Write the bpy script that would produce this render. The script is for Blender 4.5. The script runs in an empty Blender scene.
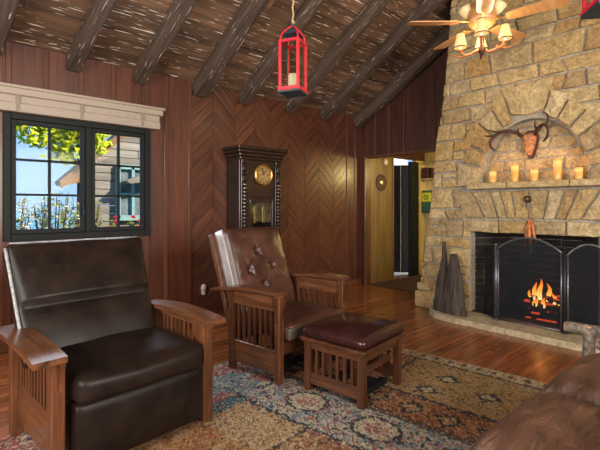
import bpy, bmesh, math, random
from mathutils import Vector, Matrix, noise
C = bpy.context.scene.collection
PI = math.pi
random.seed(7)
R = math.radians

# ------------------------------------------------------------------ colours and materials
def lin(c):
    return tuple(((v/255.0)/12.92 if v/255.0 <= 0.04045 else ((v/255.0+0.055)/1.055)**2.4) for v in c) + (1.0,)

class NT:
    def __init__(self, name):
        self.m = bpy.data.materials.new(name); self.m.use_nodes = True
        self.t = self.m.node_tree; self.t.nodes.clear()
        self.out = self.n('ShaderNodeOutputMaterial')
    def n(self, typ, **kw):
        nd = self.t.nodes.new(typ)
        for k, v in kw.items():
            if k.startswith('i_'):
                key = k[2:]
                key = int(key) if key.isdigit() else key
                nd.inputs[key].default_value = v
            else: setattr(nd, k, v)
        return nd
    def l(self, a, b): self.t.links.new(a, b)
    def math(self, op, a, b=None, clamp=False):
        nd = self.n('ShaderNodeMath', operation=op); nd.use_clamp = clamp
        for i, v in enumerate((a, b)):
            if v is None: continue
            if isinstance(v, (int, float)): nd.inputs[i].default_value = v
            else: self.l(v, nd.inputs[i])
        return nd.outputs[0]
    def ramp(self, fac, stops, interp='LINEAR'):
        r = self.n('ShaderNodeValToRGB'); r.color_ramp.interpolation = interp
        e = r.color_ramp.elements
        e[0].position, e[0].color = stops[0][0], lin(stops[0][1])
        e[1].position, e[1].color = stops[-1][0], lin(stops[-1][1])
        for p, c in stops[1:-1]:
            x = e.new(p); x.color = lin(c)
        self.l(fac, r.inputs[0]); return r.outputs[0]
    def mix(self, fac, a, b, mode='MIX'):
        nd = self.n('ShaderNodeMix', data_type='RGBA', blend_type=mode)
        for i, v in ((0, fac), (6, a), (7, b)):
            if isinstance(v, (int, float)): nd.inputs[i].default_value = v
            elif isinstance(v, tuple): nd.inputs[i].default_value = v
            else: self.l(v, nd.inputs[i])
        return nd.outputs[2]
    def coords(self, kind='Object', scale=(1,1,1), rot=(0,0,0)):
        tc = self.n('ShaderNodeTexCoord'); mp = self.n('ShaderNodeMapping')
        mp.inputs['Scale'].default_value = scale; mp.inputs['Rotation'].default_value = rot
        self.l(tc.outputs[kind], mp.inputs[0]); return mp.outputs[0]
    def noise(self, vec, scale, detail=5, rough=.55, dist=0):
        nd = self.n('ShaderNodeTexNoise'); nd.inputs['Scale'].default_value = scale
        nd.inputs['Detail'].default_value = detail; nd.inputs['Roughness'].default_value = rough
        nd.inputs['Distortion'].default_value = dist
        if vec is not None: self.l(vec, nd.inputs['Vector'])
        return nd.outputs[0]
    def bump(self, h, strength=.3, dist=.01, normal=None):
        b = self.n('ShaderNodeBump'); b.inputs['Strength'].default_value = strength
        b.inputs['Distance'].default_value = dist; self.l(h, b.inputs['Height'])
        if normal is not None: self.l(normal, b.inputs['Normal'])
        return b.outputs[0]
    def bsdf(self, col, rough=.5, normal=None, **kw):
        p = self.n('ShaderNodeBsdfPrincipled')
        if isinstance(col, tuple): p.inputs['Base Color'].default_value = col
        else: self.l(col, p.inputs['Base Color'])
        if isinstance(rough, (int, float)): p.inputs['Roughness'].default_value = rough
        else: self.l(rough, p.inputs['Roughness'])
        if normal is not None: self.l(normal, p.inputs['Normal'])
        for k, v in kw.items():
            p.inputs[k.replace('_', ' ')].default_value = v
        self.l(p.outputs[0], self.out.inputs[0]); return p
    def island(self):
        return self.n('ShaderNodeNewGeometry').outputs['Random Per Island']

AX = {'X': (.07, 1, 1), 'Y': (1, .07, 1), 'Z': (1, 1, .07)}
def wood(name, dark, light, axis='Z', scale=22, rough=.4, island=.35, coat=0.0, bump=.12, flecks=None):
    t = NT(name)
    v = t.coords('Object', AX[axis])
    isl = t.island()
    add = t.n('ShaderNodeVectorMath', operation='ADD')
    cx = t.n('ShaderNodeCombineXYZ')
    for i in range(3): t.l(t.math('MULTIPLY', isl, 17.3+5*i), cx.inputs[i])
    t.l(v, add.inputs[0]); t.l(cx.outputs[0], add.inputs[1]); v = add.outputs[0]
    n = t.noise(v, scale, 6, .6, .6)
    n2 = t.noise(v, scale*.25, 3, .5, .3)
    f = t.math('ADD', t.math('MULTIPLY', n, .65), t.math('MULTIPLY', n2, .35))
    col = t.ramp(f, [(.32, dark), (.68, light)])
    if island:
        k = t.math('ADD', t.math('MULTIPLY', isl, island), 1-island*.5)
        cc = t.n('ShaderNodeCombineColor')
        for i in range(3): t.l(k, cc.inputs[i])
        col = t.mix(1.0, col, cc.outputs[0], 'MULTIPLY')
    if flecks:
        fv = t.coords('Object', flecks[1])
        fn = t.noise(fv, flecks[2], 2, .5, .4)
        fm = t.ramp(fn, [(flecks[3], (0,0,0)), (flecks[3]+.03, (255,255,255))])
        col = t.mix(fm, col, lin(flecks[0]))
    t.bsdf(col, rough, t.bump(n, bump, .006), Coat_Weight=coat, Coat_Roughness=.15)
    return t.m

def leather(name, dark, light, rough=.35, bump=.25, crease=.0, wear=None, spec=.42):
    t = NT(name); v = t.coords('Object')
    a = t.noise(v, 6, 4, .6); b = t.noise(v, 260, 2, .5)
    col = t.ramp(a, [(.3, dark), (.7, light)])
    if wear:
        w = t.noise(t.coords('Object', (1, 1, 1)), 14, 6, .7)
        col = t.mix(t.ramp(w, [(.5, (0,0,0)), (.75, (150,150,150))]), col, lin(wear))
    nrm = t.bump(b, bump, .001)
    if crease:
        c = t.noise(t.coords('Object', (1.2, 5, 2), (0, 0, .5)), 4.0, 5, .6, 1.2)
        nrm = t.bump(c, crease, .03, nrm)
    rr = t.math('ADD', t.math('MULTIPLY', a, .25), rough-.12)
    t.bsdf(col, rr, nrm, Specular_IOR_Level=spec)
    return t.m

def plain(name, c, rough=.5, var=.25, scale=18, bump=.0, **kw):
    t = NT(name); n = t.noise(t.coords('Object'), scale, 4, .6)
    d = tuple(max(0, x*(1-var)) for x in c); u = tuple(min(255, x*(1+var*.6)) for x in c)
    col = t.ramp(n, [(.3, d), (.7, u)])
    t.bsdf(col, rough, t.bump(n, bump, .005) if bump else None, **kw)
    return t.m

def glow(name, c, s):
    t = NT(name); e = t.n('ShaderNodeEmission'); e.inputs[0].default_value = lin(c); e.inputs[1].default_value = s
    t.l(e.outputs[0], t.out.inputs[0]); return t.m

def stone(name, cols, isl_amt=1.0, bump=.9, rough=.85):
    t = NT(name); v = t.coords('Object'); isl = t.island()
    base = t.ramp(isl, [(i/(len(cols)-1), c) for i, c in enumerate(cols)])
    n = t.noise(v, 9, 8, .68, .3); n2 = t.noise(v, 38, 6, .7)
    sh = t.ramp(n, [(.28, (170,160,144)), (.52, (226,220,208)), (.72, (255,252,246))])
    col = t.mix(.85, base, sh, 'MULTIPLY')
    col = t.mix(.6, col, t.ramp(n2, [(.32, (96,86,72)), (.62, (255,252,245))]), 'MULTIPLY')
    h = t.math('ADD', n, t.math('MULTIPLY', n2, .6))
    t.bsdf(col, rough, t.bump(h, bump, .03))
    return t.m

M = {}
M['wall'] = wood('wall_board', (56,28,19), (106,58,39), 'Z', 30, .4, .25, .15)
M['gable'] = wood('gable_board', (50,27,21), (92,54,40), 'Z', 30, .45, .25)
M['batten'] = wood('wall_batten', (66,32,24), (112,62,46), 'Z', 26, .4, .1)
M['trim_wood'] = wood('trim_wood', (70,40,26), (112,68,42), 'Y', 22, .4, .1)
M['trim_x'] = wood('trim_wood_x', (70,40,26), (112,68,42), 'X', 22, .4, .1)
M['oak'] = wood('oak_upright', (46,26,16), (122,74,46), 'Z', 44, .3, .15, .3)
M['oak_y'] = wood('oak_lengthwise', (50,28,17), (128,80,50), 'Y', 44, .28, .15, .4)
M['oak_x'] = wood('oak_crosswise', (56,32,20), (128,80,50), 'X', 44, .3, .15, .3)
M['cherry'] = wood('red_oak_upright', (38,21,14), (96,57,37), 'Z', 44, .28, .15, .4)
M['cherry_y'] = wood('red_oak_lengthwise', (40,22,15), (104,64,43), 'Y', 44, .25, .15, .5)
M['cherry_x'] = wood('red_oak_crosswise', (42,23,15), (96,57,38), 'X', 44, .28, .15, .4)
M['clock_wood'] = wood('dark_clock_wood', (22,13,11), (50,30,24), 'Z', 30, .32, .1, .3)
M['ceil'] = wood('rough_ceiling_board', (42,29,22), (134,100,72), 'X', 15, .85, .7, 0, .9,
                 ((224,210,192), (2.0, 30, 30), 2.4, .645))
M['rafter'] = wood('rough_rafter', (34,25,20), (98,78,64), 'X', 24, .85, .1, 0, 1.0,
                   ((190,174,158), (1.6, 22, 22), 3.0, .66))
M['log_bark'] = plain('grey_bark', (112,100,88), .9, .55, 34, .8)
M['log_end'] = plain('cut_log_end', (206,150,96), .7, .2, 60)
M['drift'] = wood('weathered_wood', (28,22,19), (92,78,66), 'Z', 40, .9, .15, 0, 1.0)
M['dark_door'] = wood('dark_door_board', (62,42,30), (104,78,60), 'Z', 24, .6, .25)
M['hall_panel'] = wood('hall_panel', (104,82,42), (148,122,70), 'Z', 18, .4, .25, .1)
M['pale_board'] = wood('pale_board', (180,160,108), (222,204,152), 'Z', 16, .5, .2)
M['recl_leather'] = leather('dark_brown_leather', (18,13,11), (38,27,22), .40, .6, .0, (58,41,32), .22)
M['recl_piping'] = plain('window_lit_piping', (150,150,152), .5, .3, 40)  # pale grey paints the window light caught by the back's edge
M['brown_leather'] = leather('reddish_brown_leather', (50,28,23), (84,51,41), .34, .2, .06)
M['grey_side'] = leather('greyish_leather_side', (60,50,44), (88,76,67), .45, .2)
M['edge_highlight'] = leather('leather_edge_highlight', (130,122,122), (184,178,180), .4, .2)  # pale tone paints a bright highlight rim along the back cushion
M['otto_leather'] = leather('oxblood_leather', (36,17,16), (58,29,27), .2, .08)
M['sofa_leather'] = leather('soft_brown_leather', (70,45,36), (120,84,66), .32, .2, 1.0, None, .5)
M['iron'] = plain('black_iron', (44,46,50), .45, .3, 60, 0, Metallic=.6)
M['iron_light'] = plain('worn_iron', (104,104,108), .38, .3, 60, 0, Metallic=.8)
M['brass'] = plain('brass', (206,164,92), .3, .15, 30, 0, Metallic=.9)
M['dark_frame'] = plain('dark_green_black_paint', (19,24,25), .55, .3, 30, 0, Specular_IOR_Level=.25)
M['blind'] = plain('beige_blind', (170,156,142), .7, .03, 30)
M['tape'] = plain('grey_blind_tape', (146,134,122), .8, .08, 60)
M['red_paint'] = plain('red_paint', (206,30,48), .4, .15, 30)
M['dark_metal'] = plain('dark_teal_metal', (36,54,58), .5, .2, 30)
M['rope'] = plain('jute_rope', (176,146,104), .9, .2, 90)
M['wax'] = plain('white_wax', (228,216,190), .5, .06, 20)
M['bone'] = plain('brown_bone', (186,122,74), .5, .4, 26, .4)
M['antler'] = plain('dark_antler', (64,36,26), .45, .4, 30, .4)
M['plaque'] = wood('plaque_wood', (62,30,20), (98,50,32), 'Z', 22, .4)
M['mortar'] = plain('grey_mortar', (158,150,136), .9, .2, 30, .6)
M['joint'] = plain('grey_joint', (140,134,122), .9, .2, 40, .5)
M['hearth'] = stone('hearth_stone', [(226,212,182), (206,192,164)], 1, .5, .7)
M['stone'] = stone('sandstone', [(230,202,150), (212,180,124), (240,220,178), (200,174,132), (224,194,140), (236,212,164), (196,174,138), (218,178,116)])
M['stone_pale'] = stone('pale_sandstone', [(232,210,168), (220,194,146), (238,218,180), (212,186,142)])
M['mantel'] = stone('mantel_stone', [(226,204,160), (216,190,142)], 1, .6)
M['soot'] = stone('sooty_firebrick', [(40,38,38), (54,50,48), (34,34,36), (62,58,54)], 1, .6)
M['ember'] = glow('ember', (255,84,40), 1.3)
M['char'] = plain('charred_log', (58,46,40), .9, .5, 26, .8)
M['teal_box'] = plain('teal_green_plastic', (52,104,92), .5, .1, 20)
M['emblem'] = plain('yellow_green_emblem', (206,214,66), .5, .3, 60)
M['cream'] = plain('cream_plastic', (226,214,186), .5, .05, 20)
M['scallop'] = wood('scalloped_wood', (58,38,28), (106,72,50), 'Z', 30, .5)
M['mirror'] = plain('small_mirror', (220,220,216), .08, .02, 10, 0, Metallic=1.0)
M['hall_rug'] = plain('dark_brown_shag', (66,48,38), .95, .6, 40, .8)
M['hall_white'] = plain('white_porch_board', (232,222,204), .7, .06, 10)
M['basket'] = plain('dark_basket', (70,46,32), .8, .4, 40, .5)
M['leaf'] = plain('yellow_green_leaf', (196,206,44), .5, .35, 3)
M['leaf2'] = plain('olive_leaf', (118,132,64), .6, .5, 5)
M['twig'] = plain('bare_twig', (86,62,48), .9, .3, 20)
M['flower'] = plain('red_flower', (226,52,62), .6, .2, 10)
M['grass'] = plain('lawn', (110,132,60), .9, .3, 8)
M['lake'] = plain('lake_water', (120,180,200), .3, .1, .2)
M['cottage'] = wood('grey_cottage_board', (120,112,104), (178,170,160), 'X', 9, .9, .4, 0, .6)
M['shingle'] = wood('grey_shingle', (116,108,100), (168,158,146), 'X', 9, .9, .4)
M['fascia'] = wood('brown_fascia', (120,86,58), (176,134,96), 'X', 12, .8, .2)
M['teal'] = plain('pale_teal_paint', (140,186,184), .6, .1, 10)
M['dark_glass'] = plain('dark_glass', (120,132,138), .1, .3, 3)
M['fan_blade'] = wood('honey_fan_blade', (188,126,72), (222,168,112), 'X', 20, .35, .1, .3)
M['plug'] = plain('cream_night_light', (228,214,190), .4, .05, 20)
M['medal'] = plain('dark_medal', (52,40,30), .4, .3, 30, 0, Metallic=.5)
M['orange_stick'] = plain('orange_brown_horn', (176,104,56), .5, .45, 24, .3)
M['teal_tip'] = plain('teal_grey_tip', (72,104,104), .6, .2, 24)

def glass_mat(name, tint=(1,1,1,1), mixf=.06):
    t = NT(name); tr = t.n('ShaderNodeBsdfTransparent'); tr.inputs[0].default_value = tint
    g = t.n('ShaderNodeBsdfGlossy'); g.inputs['Roughness'].default_value = .03
    m = t.n('ShaderNodeMixShader'); m.inputs[0].default_value = mixf
    t.l(tr.outputs[0], m.inputs[1]); t.l(g.outputs[0], m.inputs[2]); t.l(m.outputs[0], t.out.inputs[0]); return t.m
M['glass'] = glass_mat('window_glass', (.98,.99,1,1), .005)
M['lantern_glass'] = glass_mat('lantern_glass', (.93,.95,.9,1), .06)
M['clock_glass'] = glass_mat('clock_glass', (.8,.88,.9,1), .16)
def mesh_screen():
    t = NT('black_wire_mesh'); tr = t.n('ShaderNodeBsdfTransparent')
    d = t.n('ShaderNodeBsdfDiffuse'); d.inputs[0].default_value = lin((40,42,46))
    m = t.n('ShaderNodeMixShader'); m.inputs[0].default_value = .42
    t.l(tr.outputs[0], m.inputs[1]); t.l(d.outputs[0], m.inputs[2]); t.l(m.outputs[0], t.out.inputs[0]); return t.m
M['screen'] = mesh_screen()
def flame_mat():
    t = NT('flame'); v = t.coords('Generated'); s = t.n('ShaderNodeSeparateXYZ'); t.l(v, s.inputs[0])
    c = t.ramp(s.outputs[2], [(0, (255,226,150)), (.45, (255,170,60)), (1, (240,96,24))])
    e = t.n('ShaderNodeEmission'); t.l(c, e.inputs[0]); e.inputs[1].default_value = 2.8
    t.l(e.outputs[0], t.out.inputs[0]); return t.m
M['flame'] = flame_mat()
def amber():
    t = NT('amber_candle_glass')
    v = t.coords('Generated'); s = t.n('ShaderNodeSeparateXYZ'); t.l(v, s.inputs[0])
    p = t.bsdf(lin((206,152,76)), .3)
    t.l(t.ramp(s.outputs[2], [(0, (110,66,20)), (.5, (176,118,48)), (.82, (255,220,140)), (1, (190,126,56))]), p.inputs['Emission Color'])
    p.inputs['Emission Strength'].default_value = .6  # flame's glow painted into the glass, brightest near the top
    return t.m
M['amber'] = amber()
M['candle_flame'] = glow('candle_flame', (255,232,170), 6)
def shade_mat():
    t = NT('lit_parchment_shade'); p = t.bsdf(lin((214,184,124)), .7)
    p.inputs['Emission Color'].default_value = lin((255,222,150)); p.inputs['Emission Strength'].default_value = .4
    return t.m
M['shade'] = shade_mat()
def bowl_mat():
    t = NT('cream_glass_bowl'); p = t.bsdf(lin((236,212,160)), .4)
    p.inputs['Emission Color'].default_value = lin((255,220,160)); p.inputs['Emission Strength'].default_value = .08
    return t.m
M['bowl'] = bowl_mat()
M['bulb'] = glow('lit_bulb', (255,236,190), 3.5)

def chevron():
    t = NT('chevron_board')
    uv = t.n('ShaderNodeTexCoord').outputs['UV']; s = t.n('ShaderNodeSeparateXYZ'); t.l(uv, s.inputs[0])
    isl = t.island()
    q = t.math('DIVIDE', s.outputs[1], .098)
    fl = t.math('FLOOR', q); fr = t.math('FRACT', q)
    w = t.n('ShaderNodeTexWhiteNoise', noise_dimensions='2D'); cx = t.n('ShaderNodeCombineXYZ')
    t.l(fl, cx.inputs[0]); t.l(t.math('MULTIPLY', isl, 37.0), cx.inputs[1]); t.l(cx.outputs[0], w.inputs[0])
    cv = t.n('ShaderNodeCombineXYZ'); t.l(t.math('MULTIPLY', s.outputs[0], .08), cv.inputs[0]); t.l(s.outputs[1], cv.inputs[1])
    t.l(t.math('MULTIPLY', w.outputs[0], 9), cv.inputs[2])
    n = t.noise(cv.outputs[0], 26, 6, .6, .5)
    col = t.ramp(n, [(.3, (60,32,23)), (.7, (108,63,43))])
    k = t.math('ADD', t.math('MULTIPLY', w.outputs[0], .34), .80)
    cc = t.n('ShaderNodeCombineColor'); [t.l(k, cc.inputs[i]) for i in range(3)]
    col = t.mix(1.0, col, cc.outputs[0], 'MULTIPLY')
    e = t.math('MINIMUM', fr, t.math('SUBTRACT', 1.0, fr))
    g = t.math('MULTIPLY', e, 14.0, True)
    col = t.mix(t.math('SUBTRACT', 1.0, g), col, lin((62,34,25)))
    t.bsdf(col, .36, t.bump(g, .5, .006), Coat_Weight=.2, Coat_Roughness=.2)
    return t.m
M['chevron'] = chevron()

def floor_mat():
    t = NT('narrow_plank_floor'); v = t.n('ShaderNodeTexCoord').outputs['Object']
    s = t.n('ShaderNodeSeparateXYZ'); t.l(v, s.inputs[0])
    q = t.math('DIVIDE', s.outputs[1], .074); row = t.math('FLOOR', q); fr = t.math('FRACT', q)
    wr = t.n('ShaderNodeTexWhiteNoise', noise_dimensions='1D'); t.l(row, wr.inputs['W'])
    xo = t.math('ADD', t.math('DIVIDE', s.outputs[0], 1.3), t.math('MULTIPLY', wr.outputs[0], 7))
    colid = t.math('FLOOR', xo); xf = t.math('FRACT', xo)
    w = t.n('ShaderNodeTexWhiteNoise', noise_dimensions='2D'); cx = t.n('ShaderNodeCombineXYZ')
    t.l(row, cx.inputs[0]); t.l(colid, cx.inputs[1]); t.l(cx.outputs[0], w.inputs[0])
    cv = t.n('ShaderNodeCombineXYZ'); t.l(t.math('MULTIPLY', s.outputs[0], .06), cv.inputs[0]); t.l(s.outputs[1], cv.inputs[1])
    t.l(t.math('MULTIPLY', w.outputs[0], 11), cv.inputs[2])
    n = t.noise(cv.outputs[0], 30, 6, .6, .4)
    col = t.ramp(n, [(.3, (98,52,26)), (.7, (160,94,52))])
    k = t.math('ADD', t.math('MULTIPLY', w.outputs[0], .5), .74)
    cc = t.n('ShaderNodeCombineColor'); [t.l(k, cc.inputs[i]) for i in range(3)]
    col = t.mix(1.0, col, cc.outputs[0], 'MULTIPLY')
    e = t.math('MINIMUM', fr, t.math('SUBTRACT', 1.0, fr))
    g = t.math('MULTIPLY', e, 22.0, True)
    col = t.mix(t.math('MULTIPLY', t.math('SUBTRACT', 1.0, g), .8), col, lin((50,24,14)))
    t.bsdf(col, .26, t.bump(g, .15, .003), Coat_Weight=.2, Coat_Roughness=.12)
    return t.m
M['floor'] = floor_mat()
def attr_mat(name, attr, rough=.95, pile=True):
    t = NT(name); a = t.n('ShaderNodeAttribute', attribute_name=attr)
    n = t.noise(t.coords('Object'), 160, 3, .6); n2 = t.noise(t.coords('Object'), 34, 4, .6)
    col = t.mix(.6, a.outputs[0], t.ramp(n, [(.3, (130,126,120)), (.7, (255,250,244))]), 'MULTIPLY')
    col = t.mix(.35, col, t.ramp(n2, [(.3, (140,136,130)), (.7, (255,250,244))]), 'MULTIPLY')
    t.bsdf(col, rough, t.bump(n, .6, .006)); return t.m
M['rug'] = attr_mat('woven_rug', 'col')
def clock_face():
    t = NT('clock_dial'); n = t.noise(t.coords('Object'), 70, 4, .7)
    t.bsdf(t.ramp(n, [(.4, (120,92,48)), (.6, (220,196,140))]), .3, t.bump(n, .3, .004), Metallic=.5); return t.m
M['dial'] = clock_face()

# ------------------------------------------------------------------ mesh builder
class MB:
    def __init__(self): self.bm = bmesh.new()
    def box(self, lo, hi, bev=0.0, mat=None, seg=1):
        r = bmesh.ops.create_cube(self.bm, size=1.0); vs = r['verts']
        lo, hi = Vector(lo), Vector(hi); c = (lo+hi)/2; d = hi-lo
        for v in vs: v.co = Vector((v.co.x*d.x, v.co.y*d.y, v.co.z*d.z))+c
        if bev:
            es = list({e for v in vs for e in v.link_edges})
            rr = bmesh.ops.bevel(self.bm, geom=es, offset=bev, segments=seg, affect='EDGES', profile=.6)
            vs = list({v for f in rr['faces'] for v in f.verts})
        if mat is not None:
            for v in vs: v.co = mat @ v.co
        return self
    def bar(self, p0, p1, w, h, bev=0.0, up=(0,0,1)):
        p0, p1 = Vector(p0), Vector(p1); d = p1-p0; L = d.length; x = d.normalized()
        u = Vector(up); y = u.cross(x)
        if y.length < 1e-4: y = Vector((0,1,0)).cross(x)
        y.normalize(); z = x.cross(y)
        m = Matrix(((x.x,y.x,z.x,p0.x),(x.y,y.y,z.y,p0.y),(x.z,y.z,z.z,p0.z),(0,0,0,1)))
        return self.box((0,-w/2,-h/2), (L,w/2,h/2), bev, m)
    def tube(self, pts, rad, seg=8, cap=True):
        pts = [Vector(p) for p in pts]; n = len(pts)
        rads = rad if isinstance(rad, (list, tuple)) else [rad]*n
        rings = []; prev = None
        for i, p in enumerate(pts):
            d = (pts[min(i+1,n-1)]-pts[max(i-1,0)]).normalized()
            if prev is None:
                a = Vector((0,0,1)) if abs(d.z) < .9 else Vector((1,0,0))
                u = a.cross(d).normalized()
            else: u = (prev-d*prev.dot(d)).normalized()
            prev = u; w = d.cross(u)
            rings.append([self.bm.verts.new(p+(u*math.cos(2*PI*k/seg)+w*math.sin(2*PI*k/seg))*max(rads[i],1e-4)) for k in range(seg)])
        for a, b in zip(rings, rings[1:]):
            for k in range(seg): self.bm.faces.new((a[k], a[(k+1)%seg], b[(k+1)%seg], b[k]))
        if cap:
            self.bm.faces.new(rings[0][::-1]); self.bm.faces.new(rings[-1])
        return self
    def lathe(self, prof, c=(0,0,0), seg=24, mat=None, sx=1, sy=1):
        c = Vector(c); rings = []
        for r, z in prof:
            ring = []
            for k in range(seg):
                p = Vector((max(r,1e-4)*math.cos(2*PI*k/seg)*sx, max(r,1e-4)*math.sin(2*PI*k/seg)*sy, z))
                if mat is not None: p = mat @ p
                ring.append(self.bm.verts.new(p+c))
            rings.append(ring)
        for a, b in zip(rings, rings[1:]):
            for k in range(seg): self.bm.faces.new((a[k], a[(k+1)%seg], b[(k+1)%seg], b[k]))
        self.bm.faces.new(rings[0][::-1]); self.bm.faces.new(rings[-1])
        return self
    def prism(self, poly, fn0, fn1):
        a = [self.bm.verts.new(fn0(p)) for p in poly]; b = [self.bm.verts.new(fn1(p)) for p in poly]
        n = len(poly)
        self.bm.faces.new(a[::-1]); self.bm.faces.new(b)
        for k in range(n): self.bm.faces.new((a[k], a[(k+1)%n], b[(k+1)%n], b[k]))
        return self
    def prism_x(self, poly, x0, x1):   # poly in (y,z)
        return self.prism(poly, lambda p: Vector((x0,p[0],p[1])), lambda p: Vector((x1,p[0],p[1])))
    def prism_y(self, poly, y0, y1):   # poly in (x,z)
        return self.prism(poly, lambda p: Vector((p[0],y0,p[1])), lambda p: Vector((p[0],y1,p[1])))
    def prism_z(self, poly, z0, z1):
        return self.prism(poly, lambda p: Vector((p[0],p[1],z0)), lambda p: Vector((p[0],p[1],z1)))
    def sphere(self, c, r, seg=16, sc=(1,1,1)):
        rr = bmesh.ops.create_uvsphere(self.bm, u_segments=seg, v_segments=max(6,seg//2), radius=r)
        for v in rr['verts']: v.co = Vector((v.co.x*sc[0], v.co.y*sc[1], v.co.z*sc[2]))+Vector(c)
        return self
    def rbox(self, lo, hi, r, n=14, fn=None):
        """rounded, finely divided cushion box; fn(p, q) moves a vertex (q = -1..1 in the box)"""
        lo, hi = Vector(lo), Vector(hi); c = (lo+hi)/2; hd = (hi-lo)/2
        b2 = bmesh.new(); bmesh.ops.create_cube(b2, size=2.0)
        bmesh.ops.subdivide_edges(b2, edges=b2.edges[:], cuts=n, use_grid_fill=True)
        mp = {}
        for v in b2.verts:
            q = v.co.copy(); p = Vector((q.x*hd.x, q.y*hd.y, q.z*hd.z))
            inn = Vector([max(-hd[i]+min(r,hd[i]*.98), min(hd[i]-min(r,hd[i]*.98), p[i])) for i in range(3)])
            d = p-inn
            if d.length > 1e-6: p = inn+d.normalized()*min(r, *[hd[i]*.98 for i in range(3)])*1.0
            if fn: p = fn(p, q)
            mp[v] = self.bm.verts.new(p+c)
        for f in b2.faces: self.bm.faces.new([mp[v] for v in f.verts])
        b2.free(); return self
    def xf(self, m):
        for v in self.bm.verts: v.co = m @ v.co
        return self
    def build_split(self, name, mat, parent=None, smooth=False, off=None):
        """one object per loose piece"""
        bm = self.bm; seen = set(); obs = []
        for v in list(bm.verts):
            if v in seen: continue
            st = [v]; isl = []; seen.add(v)
            while st:
                q = st.pop(); isl.append(q)
                for e in q.link_edges:
                    w = e.other_vert(q)
                    if w not in seen: seen.add(w); st.append(w)
            mb = MB(); mp = {q: mb.bm.verts.new(q.co) for q in isl}
            for f in {f for q in isl for f in q.link_faces}: mb.bm.faces.new([mp[q] for q in f.verts])
            obs.append(mb.build(name, mat, parent, smooth, off))
        bm.free(); return obs
    def build(self, name, mat, parent=None, smooth=False, off=None, loc=None, rz=0.0):
        bm = self.bm
        if off is not None:
            o = Vector(off)
            for v in bm.verts: v.co -= o
        if loc is not None and off is None:
            o = Vector(loc); rm = Matrix.Rotation(-rz, 3, 'Z')
            for v in bm.verts: v.co = rm @ (v.co-o)
        bmesh.ops.recalc_face_normals(bm, faces=bm.faces[:])
        me = bpy.data.meshes.new(name); bm.to_mesh(me); bm.free()
        if smooth: me.shade_smooth()
        if mat is not None: me.materials.append(mat)
        ob = bpy.data.objects.new(name, me); C.objects.link(ob)
        if parent is not None: ob.parent = parent
        if loc is not None: ob.location = loc; ob.rotation_euler.z = rz
        return ob

def tag(o, label=None, cat=None, group=None, kind=None):
    if label: o['label'] = label
    if cat: o['category'] = cat
    if group: o['group'] = group
    if kind: o['kind'] = kind
    return o
def thing(name, label, cat, loc, rz=0.0, group=None):
    o = bpy.data.objects.new(name, None); C.objects.link(o)
    o.location = loc; o.rotation_euler = (0, 0, rz); o.empty_display_size = .1
    return tag(o, label, cat, group)
def struct(o, label=None, cat=None): return tag(o, label, cat, None, 'structure')

# ------------------------------------------------------------------ camera
CH = 1.25; YAW = 48.4; FP = 417.0; HY = 206.5
cam = bpy.data.cameras.new('camera'); co = bpy.data.objects.new('camera', cam); C.objects.link(co)
co.location = (0, 0, CH); co.rotation_euler = (R(90), 0, R(YAW-90+0)-0)
# looking direction (cos 48.4, sin 48.4): rotate the default +Y view by -(90-48.4)
cam.sensor_width = 36; cam.lens = FP*36/600; cam.shift_y = -(225-HY)/600; cam.clip_start = .05; cam.clip_end = 500
bpy.context.scene.camera = co

# ------------------------------------------------------------------ room shell
YW = 4.37; XW = 5.2; ZE = 2.67; SL = .58; YR = 1.0; XL = -2.0; YB = -2.4
def zc(y): return ZE+SL*(YW-y) if y > YR else ZE+SL*(YW-YR)-SL*(YR-y)
struct(MB().box((XL-.1, YB-.1, -.1), (XW, YW+.1, 0)).build('floor', M['floor']), 'narrow glossy red-brown plank floor', 'floor')
struct(MB().box((XW, 2.6, -.1), (7.1, YW+.1, -.001)).build('floor_hall', M['floor']), 'hall floor beyond the wide opening', 'floor')

# window wall: individual boards in one wall mesh, hole for the window
WX0, WX1, WZ0, WZ1 = .468, 1.745, .947, 2.06
SEAMS_L = [XL, -1.7, -1.41, -1.12, -.83, -.54, -.25, .0, .24, .506, .791, 1.081, 1.373, 1.633, 1.926, 2.21]
wb = MB()
for a, b in zip(SEAMS_L, SEAMS_L[1:]):
    segs = [(a, b, 0, ZE+.05)]
    if b > WX0 and a < WX1:
        segs = []
        x0, x1 = max(a, WX0), min(b, WX1)
        if a < WX0: segs.append((a, WX0, 0, ZE+.05))
        if b > WX1: segs.append((WX1, b, 0, ZE+.05))
        segs += [(x0, x1, 0, WZ0), (x0, x1, WZ1, ZE+.05)]
    for x0, x1, z0, z1 in segs: wb.box((x0+.001, YW, z0), (x1-.001, YW+.1, z1))
for x in SEAMS_L[1:]:
    if WX0 < x < WX1:
        wb.box((x-.022, YW-.012, 0), (x+.022, YW+.005, WZ0-.01), .004); wb.box((x-.022, YW-.012, WZ1+.01), (x+.022, YW+.005, ZE), .004)
    elif abs(x-WX0) > .06:
        wb.box((x-.022, YW-.012, 0), (x+.022, YW+.005, ZE), .004)
for x in (4.862, 5.05): wb.box((x-.02, YW-.012, 0), (x+.02, YW+.005, ZE), .004)
wb.box((4.84, YW, 0), (XW+.1, YW+.1, ZE+.05))
wall_back = struct(wb.build('wall_back', M['wall']), 'dark red-brown board and batten window wall', 'wall')
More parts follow.
